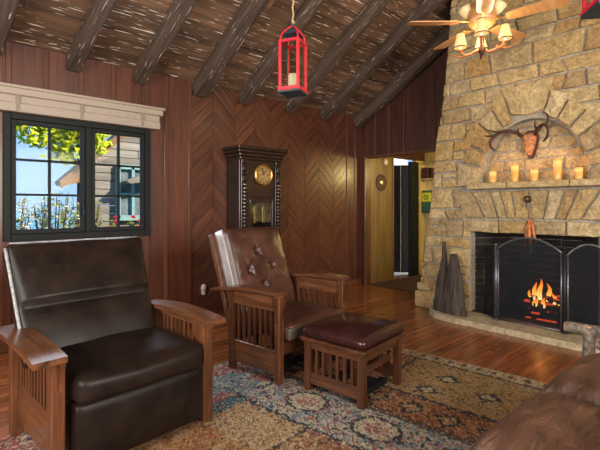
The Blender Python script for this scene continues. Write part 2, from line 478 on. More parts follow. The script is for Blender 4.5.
# chevron bay
seams = [2.21, 2.504, 2.81, 3.095, 3.368, 3.661, 3.975, 4.251, 4.545, 4.84]
bm = bmesh.new(); uvl = bm.loops.layers.uv.new('UVMap')
sg = 1
for a, b in zip(seams, seams[1:]):
    r = bmesh.ops.create_cube(bm, size=1)
    for v in r['verts']: v.co = Vector(((a+.002+b-.002)/2+v.co.x*(b-a-.004), YW+.05+v.co.y*.1, (ZE+.05)/2+v.co.z*(ZE+.05)))
    for f in {f for v in r['verts'] for f in v.link_faces}:
        for lp in f.loops:
            x, z = lp.vert.co.x-a, lp.vert.co.z
            lp[uvl].uv = ((x+sg*z)*.7071+a*3, (z-sg*x)*.7071+5)
    sg = -sg
me = bpy.data.meshes.new('wall_back_chevron'); bm.to_mesh(me); bm.free(); me.materials.append(M['chevron'])
wch = bpy.data.objects.new('wall_back_chevron', me); C.objects.link(wch)
struct(wch, 'chevron panelled bay of the window wall', 'wall')
bs = MB().box((XL, YW-.018, 0), (4.0, YW-.001, .1), .004); bs.box((4.002, YW-.018, 0), (XW, YW-.001, .1), .004)
struct(bs.build('baseboard_back', M['trim_x']), 'brown baseboard along the window wall', 'baseboard')

# gable (fireplace) wall above and beside the opening; opening y 2.95..4.27, z < 2.05
OY1, OZ = 4.27, 2.045
gw = MB()
ys = [YB]+[round(YB+.26*i, 3) for i in range(1, 26)]+[YW]
def gy(a, b, z0):
    gw.prism_x([(a+.001, z0), (b-.001, z0), (b-.001, zc(b)-.0), (a+.001, zc(a)-.0)], XW, XW+.1)
for a, b in zip(ys, ys[1:]):
    cuts = sorted({a, b} | {y for y in (2.7, OY1, YR) if a < y < b})
    for p, q in zip(cuts, cuts[1:]):
        mid = (p+q)/2
        gy(p, q, OZ if 2.7 < mid < OY1 else 0)
for y in ys[1:-1]:
    z0 = OZ+.0 if 2.7 < y < OY1 else 0
    gw.box((XW-.012, y-.02, z0), (XW+.004, y+.02, zc(y)-.03), .004)
struct(gw.build('wall_right', M['gable']), 'dark board and batten gable wall behind the chimney', 'wall')
struct(MB().box((XW-.02, 2.9, OZ-.03), (XW+.12, OY1+.02, OZ+.005), .004).build('trim_1', M['trim_wood']), 'thin header trim over the hall opening', 'trim')
struct(MB().box((XW-.025, OY1-.0, 0), (XW+.12, OY1+.04, OZ+.01), .005).build('trim_2', M['oak']), 'upright corner post of the hall opening', 'trim')

# unseen walls close the room
lw = MB().prism_x([(YB-.1, 0), (YW+.1, 0), (YW+.1, ZE), (YR, zc(YR)), (YB-.1, ZE)], XL-.1, XL)
struct(lw.build('wall_left', M['wall']), 'board wall to the left of the camera', 'wall')
struct(MB().box((XL, YB-.1, 0), (XW, YB, ZE)).build('wall_front', M['wall']), 'board wall behind the camera', 'wall')

# ceiling boards follow the slope
def ceiling(name, y0, y1, lab):
    mb = MB(); n = 0; L = abs(y1-y0)*math.hypot(1, SL); dirn = 1 if y1 > y0 else -1
    cs = math.hypot(1, SL); d = 0
    rnd = random.Random(3)
    while d < L-.02:
        w = min(rnd.uniform(.15, .21), L-d)
        ya, yb_ = y0+dirn*d/cs, y0+dirn*(d+w-.006)/cs
        o = rnd.uniform(0, .01)
        x = XL-.1
        while x < XW+.1:
            xl = min(x+rnd.uniform(1.6, 3.2), XW+.1)
            mb.prism([(x, ya), (xl-.004, ya), (xl-.004, yb_), (x, yb_)], lambda p: Vector((p[0], p[1], zc(p[1])+o)), lambda p: Vector((p[0], p[1], zc(p[1])+o+.04)))
            x = xl
        d += w
    return struct(mb.build(name, M['ceil']), lab, 'ceiling')
ceiling('ceiling', YW+.12, YR, 'sloping ceiling of rough weathered boards with pale paint flecks')
ceiling('ceiling_front', YB-.12, YR, 'front slope of the rough board ceiling')
rf = MB()
rf.prism_x([(YB-.5, ZE-.25), (YR, zc(YR)+.08), (YW+.4, ZE-.12), (YW+.4, ZE+.0), (YR, zc(YR)+.2), (YB-.5, ZE-.1)], XL-.4, XW+.4)
bmv = rf
struct(rf.build('roof', M['shingle']), 'outer roof over the boards', 'roof')

# rafters: each its own rough-hewn beam
def rafter(x0, x1t, w, h, seed, label, y_top=YR+.05):
    rnd = random.Random(seed)
    p0 = Vector((x0, YW-.004, zc(YW)-h/2-.012)); p1 = Vector((x1t, y_top, zc(y_top)-h/2-.012))
    d = p1-p0; L = d.length; x = d.normalized(); y = Vector((0,0,1)).cross(x).normalized(); z = x.cross(y)
    m = Matrix(((x.x,y.x,z.x,p0.x),(x.y,y.y,z.y,p0.y),(x.z,y.z,z.z,p0.z),(0,0,0,1)))
    mb = MB(); N = 46; K = 20; rings = []
    for i in range(N+1):
        ring = []
        for k in range(K):
            a = 2*PI*(k+.5)/K; ca, sa = math.cos(a), math.sin(a)
            e = .24
            px = math.copysign(abs(ca)**e, ca)*w/2; pz = math.copysign(abs(sa)**e, sa)*h/2
            q = Vector((i*L/N*2.2+seed*9, px*14, pz*14))
            nn = noise.noise(q)*.010+noise.noise(q*3.1)*.005
            s = 1+nn/.06
            ring.append(mb.bm.verts.new((i*L/N, px*s+noise.noise(Vector((i*.12, seed*3, 0)))*.012, min(pz*s, h/2+.004))))
        rings.append(ring)
    for a, b in zip(rings, rings[1:]):
        for k in range(K): mb.bm.faces.new((a[k], a[(k+1)%K], b[(k+1)%K], b[k]))
    mb.bm.faces.new(rings[0][::-1]); mb.bm.faces.new(rings[-1])
    ob = mb.build('rafter', M['rafter']); ob.matrix_world = m
    tag(ob, label, 'rafter', 'rough-hewn rafters across the board ceiling')
rafter(.40, .78, .11, .14, 1, 'short dark rafter at the far left edge, above the window blind')
rafter(1.01, 1.42, .115, .15, 2, 'dark rough rafter ending above the middle of the window blind')
rafter(1.63, 1.95, .12, .15, 3, 'dark rough rafter ending just right of the window blind')
rafter(2.32, 2.38, .16, .16, 4, 'thickest streaked rafter, left of the red hanging lantern by the chimneyless wall'.replace(' by the chimneyless wall', ''))
rafter(2.92, 2.94, .12, .15, 5, 'dark rafter running behind the hanging red candle lantern')
rafter(3.67, 3.64, .12, .15, 6, 'dark rafter ending over the chevron panels right of the lantern')
rafter(4.33, 4.33, .12, .15, 7, 'second to last dark rafter, just left of the gable wall')
rafter(5.08, 5.08, .15, .17, 8, 'last dark rafter lying against the gable wall')

# ------------------------------------------------------------------ window
win = thing('window_1', 'black-green framed casement window with twelve small panes', 'window', (1.1065, YW, WZ0)); struct(win)
O = (1.1065, YW, WZ0)
fr = MB()
y0, y1 = YW-.03, YW+.06
fr.box((WX0, y0, WZ0), (WX0+.055, y1, WZ1), .004); fr.box((WX1-.055, y0, WZ0), (WX1, y1, WZ1), .004)
fr.box((WX0+.055, y0, WZ0), (WX1-.055, y1, WZ0+.06), .004); fr.box((WX0+.055, y0, WZ1-.05), (WX1-.055, y1, WZ1), .004)
fr.box((1.115, y0, WZ0+.06), (1.165, y1, WZ1-.05), .004)
fr.build('window_frame', M['dark_frame'], win, off=O)
for (a, b) in ((WX0+.055, 1.115), (1.165, WX1-.055)):
    z0, z1 = WZ0+.06, WZ1-.05; w = .04
    sm = MB(); ya, yb_ = YW-.012, YW+.03
    sm.box((a+.002, ya, z0), (a+w, yb_, z1), .003); sm.box((b-w, ya, z0), (b-.002, yb_, z1), .003)
    sm.box((a+w, ya, z0), (b-w, yb_, z0+w), .003); sm.box((a+w, ya, z1-w), (b-w, yb_, z1), .003)
    s = sm.build('sash', M['dark_frame'], win, off=O)
    mm = MB(); xm = (a+b)/2
    mm.box((xm-.011, ya+.004, z0+w), (xm+.011, yb_-.004, z1-w), .002)
    for k in (1, 2):
        zz = z0+w+(z1-z0-2*w)*k/3
        mm.box((a+w, ya+.004, zz-.010), (b-w, yb_-.004, zz+.010), .002)
    mm.build('muntin', M['dark_frame'], s, off=O)
    MB().box((a+w, YW+.006, z0+w), (b-w, YW+.009, z1-w)).build('pane', M['glass'], s, off=O)
lt = MB().box((1.085, YW-.045, 1.16), (1.10, YW-.03, 1.26), .003); lt.box((1.08, YW-.06, 1.2), (1.105, YW-.045, 1.22), .002)
lt.build('latch', M['iron'], win, off=O)

bl = thing('window_blind', 'raised beige roman blind with boxed headrail above the window', 'blind', (.85, YW, 2.07))
O = (.85, YW, 2.07)
MB().box((-.2, YW-.11, 2.205), (1.85, YW-.014, 2.265), .006).box((-.2, YW-.125, 2.262), (1.868, YW-.014, 2.287), .004).build('headrail', M['blind'], bl, off=O)
sb = MB(); sb.box((-.19, YW-.085, 2.135), (1.825, YW-.014, 2.21), .01); sb.box((-.19, YW-.098, 2.062), (1.825, YW-.014, 2.14), .014, None, 2)
sb.build('folded_shade', M['blind'], bl, off=O)
for x in (.05, .55, 1.05, 1.62): MB().box((x, YW-.1005, 2.072), (x+.03, YW-.08, 2.205), .002).build('tape', M['tape'], bl, off=O)

# ------------------------------------------------------------------ tall case clock
ck = thing('longcase_clock', 'tall dark carved longcase clock against the chevron panelled wall', 'clock', (2.985, 4.2, 0))
O = (2.985, 4.2, 0); X0, X1, YF, YB_ = 2.69, 3.28, 4.06, 4.35
b = MB(); b.box((X0-.03, YF-.03, 0), (X1+.03, YB_, .12), .008); b.box((X0, YF, .12), (X1, YB_, .45), .006)
b.box((X0, YF+.03, .45), (X1, YB_, 1.83), .004)
b.build('case', M['clock_wood'], ck, off=O)
c = MB()
for i, (e, z0, z1) in enumerate(((.02, 1.80, 1.835), (.035, 1.835, 1.875), (.055, 1.875, 1.915), (.07, 1.915, 1.955))):
    c.box((X0-e, YF-e, z0), (X1+e, YB_, z1), .008)
c.build('cornice', M['clock_wood'], ck, off=O)
for x in (X0+.045, X1-.045):
    p = MB(); p.box((x-.04, YF-.005, .5), (x+.04, YF+.035, 1.8), .004)
    z = .54
    while z < 1.5:
        p.lathe([(.02, 0), (.028, .012), (.028, .028), (.02, .04)], (x, YF-.012, z), 12); z += .043
    p.sphere((x, YF-.01, 1.58), .036, 12, (1, .6, 1.4)); p.sphere((x, YF-.01, 1.70), .038, 12, (1, .6, 1.3)); p.box((x-.045, YF-.02, 1.755), (x+.045, YF+.02, 1.80), .006)
    p.build('carved_column', M['clock_wood'], ck, off=O)
hd = MB(); hd.box((X0+.09, YF+.005, 1.36), (X1-.09, YF+.035, 1.8), .006); hd.box((X0+.085, YF-.004, 1.335), (X1-.085, YF+.03, 1.365), .004)
hd.build('hood_panel', M['clock_wood'], ck, off=O)
rot = Matrix.Rotation(R(90), 3, 'X')
cx = (X0+X1)/2+.02; czk = 1.63
dl = MB().lathe([(.128, 0), (.128, .012), (.112, .018), (0.0, .018)], (cx, YF+.005, czk), 40, rot).build('dial', M['dial'], ck, off=O)
rg = MB().tube([(cx+.12*math.cos(a), YF-.016, czk+.12*math.sin(a)) for a in [2*PI*k/40 for k in range(41)]], .012, 8, False)
rg.build('bezel', M['brass'], dl, off=O)
MB().bar((cx, YF-.019, czk), (cx+.045, YF-.019, czk+.05), .008, .003).build('clock_hand', M['iron'], dl, off=O)
MB().bar((cx, YF-.022, czk), (cx-.03, YF-.022, czk+.085), .006, .003).build('clock_hand', M['iron'], dl, off=O)
hn = MB()
for k in range(12):
    a = k*PI/6; hn.bar((cx+.083*math.cos(a), YF-.016, czk+.083*math.sin(a)), (cx+.103*math.cos(a), YF-.016, czk+.103*math.sin(a)), .007, .003)
hn.build_split('hour_mark', M['iron'], dl, off=O)
dr = MB()
for (a, b_, z0, z1) in ((X0+.09, X0+.13, .5, 1.34), (X1-.13, X1-.09, .5, 1.34), (X0+.13, X1-.13, 1.29, 1.34), (X0+.13, X1-.13, .5, .56)):
    dr.box((a, YF+.0, z0), (b_, YF+.03, z1), .004)
dob = dr.build('trunk_door', M['clock_wood'], ck, off=O)
MB().box((X0+.13, YF+.012, .56), (X1-.13, YF+.015, 1.29)).build('door_glass', M['clock_glass'], dob, off=O)
for x in (cx-.10, cx+.03):
    w = MB().lathe([(.0, 0), (.02, .003), (.02, .20), (.0, .21)], (x, YF+.0225, 1.05), 14, None, 1, .25)
    w.lathe([(.002, 0), (.002, .06)], (x, YF+.0225, 1.255), 6); w.build('weight', M['brass'], ck, off=O)
# ------------------------------------------------------------------ cushions & mission furniture helpers
def crown(hx, hy, top, front=0.0, seed=0, wr=0.0):
    def fn(p, q):
        k = (1-q.x*q.x)*(1-q.y*q.y)
        if q.z > -.2: p.z += top*k*(q.z+.2)/1.2
        if q.y < 0 and front: p.y -= front*(1-q.z*q.z)*(1-q.x**2)*(-q.y)
        if wr:
            p += Vector((0, 0, wr*noise.noise(Vector((p.x*6, p.y*6, p.z*6+seed)))))
        return p
    return fn

def arm_mesh(w, y0, y1, z0, z1, t, bow):
    """bowed armrest running front (y0) to back (y1)"""
    mb = MB(); N = 14; top = []; bot = []
    for i in range(N+1):
        s = i/N; y = y0+(y1-y0)*s; z = z0+(z1-z0)*s+bow*(1-(2*s-1)**2)
        top.append((y, z)); bot.append((y, z-t))
    mb.prism_x(bot+top[::-1], -w/2, w/2)
    es = [e for e in mb.bm.edges if e.calc_length() > w*.9 or True]
    bmesh.ops.bevel(mb.bm, geom=[e for e in mb.bm.edges if len(e.link_faces) == 2 and e.calc_face_angle(0) > 1.0], offset=.006, segments=2, affect='EDGES')
    return mb

def slat_side(t, x, yf, yb, ztop, zpan, zbot, n, mats, sw=.018, arch=True, outer=-1):
    """lower panel + slats between a front and a rear post; x = plane of the side"""
    MB().box((x-.012, yf, zbot), (x+.012, yb, zpan), .003).build('side_panel', M[mats[1]], t)
    s = MB(); gap = (yb-yf)/(n+.6)
    for i in range(n):
        y = yf+gap*(i+.8)
        s.box((x-.010, y-sw/2, zpan-.01), (x+.010, y+sw/2, ztop+.01), .002)
    s.build('side_slats', M[mats[0]], t)

def corbel(mb, x0, x1, y, z, dy, h):
    pts = []
    for i in range(9):
        s = i/8; pts.append((y+dy*(1-math.sin(s*PI/2)), z-h*(1-math.cos(s*PI/2))*1.0))
    poly = [(y, z), (y+dy, z)]+[(y+dy*(1-s)**2.0, z-h*s) for s in [k/8 for k in range(9)]][1:]
    mb.prism_x(poly, x0, x1)

# ------------------------------------------------------------------ recliner (front-left)
rc = thing('recliner', 'dark brown leather recliner with slatted oak arms below the window', 'armchair', (.8125+.07*math.sin(R(5.5)), 2.1425-.07*math.cos(R(5.5)), .0135), R(5.5))
W2 = .388; D1 = .60
for sx in (-1, 1):
    x = sx*W2
    a = arm_mesh(.132, -.045, .79, .597, .575, .026, .03); a.xf(Matrix.Translation((x+(-.062 if sx < 0 else -.006), 0, 0))); a.build('armrest', M['oak_y'], rc)
    MB().box((x-.034, .04, 0), (x+(.022 if sx < 0 else .034), .10, .585), .004).build('leg', M['oak'], rc)
    MB().box((x-.03-(.012 if sx < 0 else 0), .67, 0), (x+.03-(.012 if sx < 0 else 0), .73, .58), .004).build('leg', M['oak'], rc)
    cb = MB(); corbel(cb, x-.012, x+.012, .04, .575, -.055, .16); cb.build_split('corbel', M['oak'], rc)
    slat_side(rc, x, .10, .67, .55, .285, .075, 11, ('oak', 'oak_y'), .017)
    MB().box((x-.014, .10, .535), (x+.014, .67, .59), .003).build('top_rail', M['oak_y'], rc)
    # curved spandrel between front post and slats
    sp = MB(); sp.prism_x([(.10, .285), (.10, .54), (.20, .54)]+[(.125+.075*(1-math.sin(k*PI/16))**1.0, .54-.24*(k/8)) for k in range(1, 9)], x-.011, x+.011)
    sp.build('spandrel', M['oak'], rc)
def rfn(p, q):
    k = (1-q.x*q.x)*(1-q.y*q.y); p.z += .035*k*max(0, q.z) ; p.y -= .02*(1-q.z*q.z)*(1-q.x**2)*max(0, -q.y)
    p.z += .006*noise.noise(Vector((p.x*5, p.y*5, 3)))
    return p
MB().rbox((-.335, -.03, .335), (.335, .56, .475), .045, 18, rfn).build('seat_cushion', M['recl_leather'], rc, True)
def ffn(p, q):
    p.y -= .012*(1-q.z*q.z)*(1-q.x**2)*max(0, -q.y); return p
MB().rbox((-.335, -.0, .045), (.335, .09, .345), .025, 12, ffn).build('footrest_panel', M['recl_leather'], rc, True)
MB().box((-.33, .09, .06), (.33, .60, .33), .01).build('base_frame', M['recl_leather'], rc)
tilt = Matrix.Translation((0, .50, .40)) @ Matrix.Rotation(R(-25), 4, 'X')
def bfn(p, q):
    sxx = 1.0+.045*q.z        # a little narrower at the top
    p.x *= sxx
    if q.y < 0:
        k = (1-q.x**4)
        zz = (q.z+1)/2
        # lower lumbar field, then the thick rolled head section above a deep seam
        prof = .018*math.sin(min(zz/.44, 1)*PI)*(zz < .44)+(.058*(1-((zz-.46)/.54)**1.6) if zz >= .46 else 0)
        seam = -.012*math.exp(-((zz-.45)/.02)**2)
        p.y -= (prof+seam)*k*(-q.y if q.y > -1 else 1)
    p.y += .004*noise.noise(Vector((p.x*5, 1, p.z*5)))
    return p
bk = MB().rbox((-.395, -.06, .0), (.395, .075, .68), .035, 34, bfn); bk.xf(Matrix.Translation((-.058, 0, 0))); bk.xf(Matrix.Diagonal((.94, 1, 1, 1))); bk.xf(tilt); back = bk.build('backrest', M['recl_leather'], rc, True)
pp = MB()
for sx in (-1,):
    pts = [(sx*(.358+.032*k/10)-.054, -.045, .03+.62*k/10) for k in range(11)]
    pp.tube([tilt @ Vector(p) for p in pts], .009, 8)
pts = [(-.425+.72*k/10, -.05+.0*k, .676) for k in range(11)]
pp.tube([tilt @ Vector(p) for p in pts], .0035, 8)
pp.build('piping', M['recl_piping'], back, True)

# ------------------------------------------------------------------ mission armchair with tufted back
WM = .78
mc = thing('mission_armchair', 'slatted oak armchair with tufted brown leather cushions before the tall clock', 'armchair', (1.82+.5*WM*math.cos(R(9)), 2.27+.5*WM*math.sin(R(9)), .0135), R(9))
for sx in (-1, 1):
    x = sx*WM/2
    a = arm_mesh(.115, -.045, .66, .650, .60, .024, .022); a.xf(Matrix.Translation((x+sx*(.022 if sx < 0 else .0), 0, 0))); a.build('armrest', M['cherry_y'], mc)
    MB().box((x-.024, -.024, 0), (x+.024, .024, .63), .004).build('leg', M['oak'], mc)
    MB().box((x-.024, .455, 0), (x+.024, .505, .595), .004).build('leg', M['cherry'], mc)
    cb = MB(); corbel(cb, x-.012, x+.012, -.024, .60, -.05, .17); corbel(cb, x-.012, x+.012, .505, .60, .06, .20)
    cb.prism_y([(x+sx*.024, .60), (x+sx*.062, .60), (x+sx*.05, .56), (x+sx*.03, .46), (x+sx*.024, .42)], -.012, .012)
    cb.build_split('corbel', M['cherry'], mc)
    slat_side(mc, x, .024, .455, .51, .225, .06, 7, ('cherry', 'oak_y'), .024)
    MB().box((x-.012, .024, .50), (x+.012, .455, .60), .003).build('top_rail', M['oak_y'], mc)
MB().box((-WM/2+.024, -.02, .20), (WM/2-.024, .01, .285), .003).build('front_rail', M['cherry_x'], mc)
MB().box((-WM/2+.024, .46, .2), (WM/2-.024, .49, .3), .003).build('rear_rail', M['cherry_x'], mc)
gb = MB()
for y in (.08, .40): gb.box((-.3, y-.02, .05), (.3, y+.02, .09), .003)
for x in (-.26, .26): gb.box((x-.02, .04, .03), (x+.02, .44, .055), .003); gb.bar((x, .1, .05), (x, .16, .28), .02, .02); gb.bar((x, .38, .05), (x, .34, .28), .02, .02)
gb.build('glider_base', M['iron'], mc)
sc_ = MB().rbox((-.345, -.04, .285), (.345, .52, .395), .03, 18, crown(.34, .28, .035, .02, 4, .004)).build('seat_cushion', M['brown_leather'], mc, True)
bnd = MB().rbox((-.343, -.062, .292), (.343, -.02, .382), .018, 10, lambda p, q: Vector((p.x, p.y-.012*(1-q.x**2)*max(0, -q.y), p.z))).build('front_band', M['grey_side'], sc_, True)
bnd['label'] = 'greyish leather front edge'
MB().tube([(-.335+.67*k/12, -.05-.016*(1-(2*k/12-1)**2), .388) for k in range(13)], .006, 8).build('piping', M['oak_x'], sc_, True)
tm = Matrix.Translation((0, .49, .36)) @ Matrix.Rotation(R(-19), 4, 'X')
btn = [(-.06, .505), (-.18, .345), (.085, .36), (-.06, .205)]
edges = [(0, 1), (0, 2), (1, 3), (2, 3)]
outs = [(0, (-.01, .72)), (1, (-.33, .26)), (2, (.33, .48)), (2, (.33, .2)), (3, (-.1, .0)), (3, (.12, .0)), (0, (.3, .56)), (1, (-.2, .05)), (0, (-.3, .62))]
def seg_d(px, pz, a, b):
    ax, az = a; bx, bz = b; dx, dz = bx-ax, bz-az; t = max(0, min(1, ((px-ax)*dx+(pz-az)*dz)/(dx*dx+dz*dz)))
    return math.hypot(px-ax-dx*t, pz-az-dz*t), t
def tfn(p, q):
    zz = p.z+.36
    if q.y < -.2:
        k = max(0, (1-q.x**4)*(1-q.z**6)); d = -.045*k
        for bx, bz in btn:
            r = math.hypot(p.x-bx, zz-bz); d += .028*math.exp(-(r/.026)**2)+.012*math.exp(-(r/.08)**2)
            an = math.atan2(zz-bz, p.x-bx); d += .0025*math.sin(an*8+bx*40)*math.exp(-((r-.06)/.04)**2)
        for i, j in edges:
            e, t = seg_d(p.x, zz, btn[i], btn[j]); d += .011*math.exp(-(e/.012)**2)
        for i, o in outs:
            e, t = seg_d(p.x, zz, btn[i], o); d += .004*(1-t)*math.exp(-(e/.010)**2)
        d += .004*noise.noise(Vector((p.x*11, zz*11, 2)))
        p.y += d*min(1, -q.y)
    return p
bc = MB().rbox((-.325, -.07, .0), (.325, .07, .72), .04, 70, tfn); bc.xf(tm)
bcu = bc.build('back_cushion', M['brown_leather'], mc, True)
bt = MB()
for bx, bz in btn: bt.sphere(tm @ Vector((bx, -.066, bz)), .012, 10)
bt.build_split('tuft_button', M['brown_leather'], bcu, True)
eg = MB().rbox((-.336, -.045, .05), (-.318, .05, .715), .008, 8); eg.xf(tm); e_ = eg.build('cushion_edge', M['edge_highlight'], bcu, True); e_['label'] = 'edge panel painted pale as a highlight'
bf = MB()
for x in (-.365, .365): bf.box((x-.022, .03, -.04), (x+.022, .075, .70), .004)
for z in (.05, .2, .36, .52, .66): bf.box((-.345, .075, z-.025), (.345, .095, z+.025), .003)
bf.xf(tm); bf.build('back_frame', M['oak'], mc)

# ------------------------------------------------------------------ ottoman
u = Vector((math.cos(R(8)), math.sin(R(8)), 0)); v = Vector((-math.sin(R(8)), math.cos(R(8)), 0))
oc = Vector((1.985, 1.665, 0))+u*.225+v*.205
ot = thing('ottoman', 'slatted oak ottoman with oxblood leather top on the patterned rug', 'ottoman', oc+Vector((0, 0, .0135)), R(8))
hx, hy = .23, .21
for sx in (-1, 1):
    for sy in (-1, 1):
        MB().box((sx*hx-.024, sy*hy-.024, 0), (sx*hx+.024, sy*hy+.024, .34), .004).build('leg', M['cherry'], ot)
    MB().box((sx*hx-.012, -hy+.024, .28), (sx*hx+.012, hy-.024, .335), .003).build('top_rail', M['cherry_y'], ot)
    slat_side(ot, sx*hx, -hy+.024, hy-.024, .28, .125, .045, 6, ('cherry', 'cherry_y'), .02)
for sy in (-1, 1): MB().box((-hx+.024, sy*hy-.012, .275), (hx-.024, sy*hy+.012, .335), .003).build('front_rail', M['cherry_x'], ot)
for sx in (-.14, .17):
    MB().box((sx-.02, -.12, .10), (sx+.02, -.09, .28), .003).box((sx-.02, .09, .10), (sx+.02, .12, .28), .003).build_split('glider_strut', M['cherry'], ot)
MB().box((-hx+.01, -.16, .155), (hx-.01, -.13, .20), .003).box((-hx+.01, .13, .155), (hx-.01, .16, .20), .003).build_split('stretcher', M['cherry_x'], ot)
MB().box((-.2, -.15, .0), (.2, -.09, .035), .004).box((-.2, .09, .0), (.2, .15, .035), .004).box((.1, -.15, .0), (.16, .15, .03), .004).build('glider_base', M['iron'], ot)
cbo = MB()
for sy in (-1, 1): corbel(cbo, -hx-.01, -hx+.01, sy*(hy+.022), .335, sy*.03, .1)
cbo.build_split('corbel', M['cherry'], ot)
MB().box((-hx-.045, -hy-.045, .335), (hx+.045, hy+.045, .36), .006, None, 2).build('top_frame', M['cherry_x'], ot)
MB().rbox((-hx-.042, -hy-.042, .36), (hx+.042, hy+.042, .428), .034, 20, crown(.27, .25, .03)).build('cushion', M['otto_leather'], ot, True)

# ------------------------------------------------------------------ sofa (front right corner)
SX0, SX1, SYF, SYB = .55, 2.60, .68, -.12
so = thing('log_sofa', 'wide brown leather sofa with a bark-covered log arm, front right corner', 'sofa', ((SX0+SX1)/2, .28, 0))
O = ((SX0+SX1)/2, .28, 0)
def sofa_fn(sd, half):
    def fn(p, q):
        k = (1-q.x**4)*(1-q.y**4)
        if q.z > -.3:
            n = noise.noise(Vector((p.x*3.0+sd, p.y*9+p.x*4, 1.7)))*.014+noise.noise(Vector((p.x*5+sd, p.y*14+p.x*6, .3)))*.006+(1-abs(noise.noise(Vector((p.x*3+sd, p.y*8-p.x*5, 5)))))**8*.008
            edge = math.exp(-((abs(q.x)-1)/.25)**2)
            n += edge*.014*math.sin(p.y*70+noise.noise(Vector((p.x*5, p.y*5, sd)))*4)*(1 if q.z > .5 else .4)
            p.z += .055*k*max(0, q.z)+n*max(.25, q.z)
        p.y += .03*(1-q.x**2)*max(0, q.y)*(1-q.z**2)
        return p
    return fn
for k, (a, b_) in enumerate(((1.935, SX1-.005), (1.245, 1.925), (SX0+.0, 1.235))):
    MB().rbox((a, .02, .31), (b_, SYF-.012, .48),   .08, 60, sofa_fn(k*7.3, (b_-a)/2)).build('seat_cushion', M['sofa_leather'], so, True, off=O)
for k, (a, b_) in enumerate(((1.585, SX1), (SX0, 1.575))):
    def bf2(p, q): p.y += .03*(1-q.x**2)*(1-q.z**2)*max(0, q.y); return p
    MB().rbox((a, SYB, .40), (b_, .03, .82), .06, 12, bf2).build('back_cushion', M['sofa_leather'], so, True, off=O)
MB().box((SX0, SYB, .12), (SX1, SYF-.06, .305), .02).build('base_frame', M['sofa_leather'], so, off=O)
def log(p0, p1, r, seed, parent, name, off, n=14):
    p0, p1 = Vector(p0), Vector(p1); rnd = random.Random(seed); pts = []; rr = []
    for i in range(n+1):
        t = i/n; p = p0.lerp(p1, t); p += Vector([noise.noise(Vector((t*4, seed*5.1, j*3.3)))*.008 for j in range(3)])
        pts.append(p); rr.append(r*(1+.12*noise.noise(Vector((t*7, seed*3.3, 9)))))
    mb = MB().tube(pts, rr, 14, False); bark = mb.build(name, M['log_bark'], parent, True, off=off)
    e = MB()
    d = (p1-p0).normalized()
    for p, rad, s in ((pts[0], rr[0], -1), (pts[-1], rr[-1], 1)):
        e.tube([p-d*s*.004, p+d*s*.004], [rad*.995, rad*.9], 14)
    e.build_split('cut_end', M['log_end'], bark, True, off=off)
    return bark
AXX = 2.70
log((AXX, .66, 0), (AXX, .66, .592), .030, 1, so, 'arm_post', O); log((AXX, -.06, 0), (AXX, -.06, .592), .032, 2, so, 'arm_post', O)
log((AXX-.002, .765, .572), (AXX, -.18, .572), .031, 3, so, 'arm_rail', O)
log((AXX+.01, .62, .50), (AXX+.01, -.12, .24), .022, 6, so, 'arm_brace', O)
log((SX0-.08, .66, 0), (SX0-.08, .66, .592), .030, 4, so, 'arm_post', O); log((SX0-.08, -.06, 0), (SX0-.08, -.06, .592), .032, 5, so, 'arm_post', O)
log((SX0-.08, .765, .572), (SX0-.08, -.18, .572), .031, 7, so, 'arm_rail', O)
log((SX0-.12, .60, .16), (AXX+.06, .60, .16), .035, 8, so, 'front_rail', O)

# ------------------------------------------------------------------ rug
RA = R(-7)
rl = Vector((1.52, 2.22, .0)); ur = Vector((math.cos(RA), math.sin(RA))); vr = Vector((-math.sin(RA), math.cos(RA)))
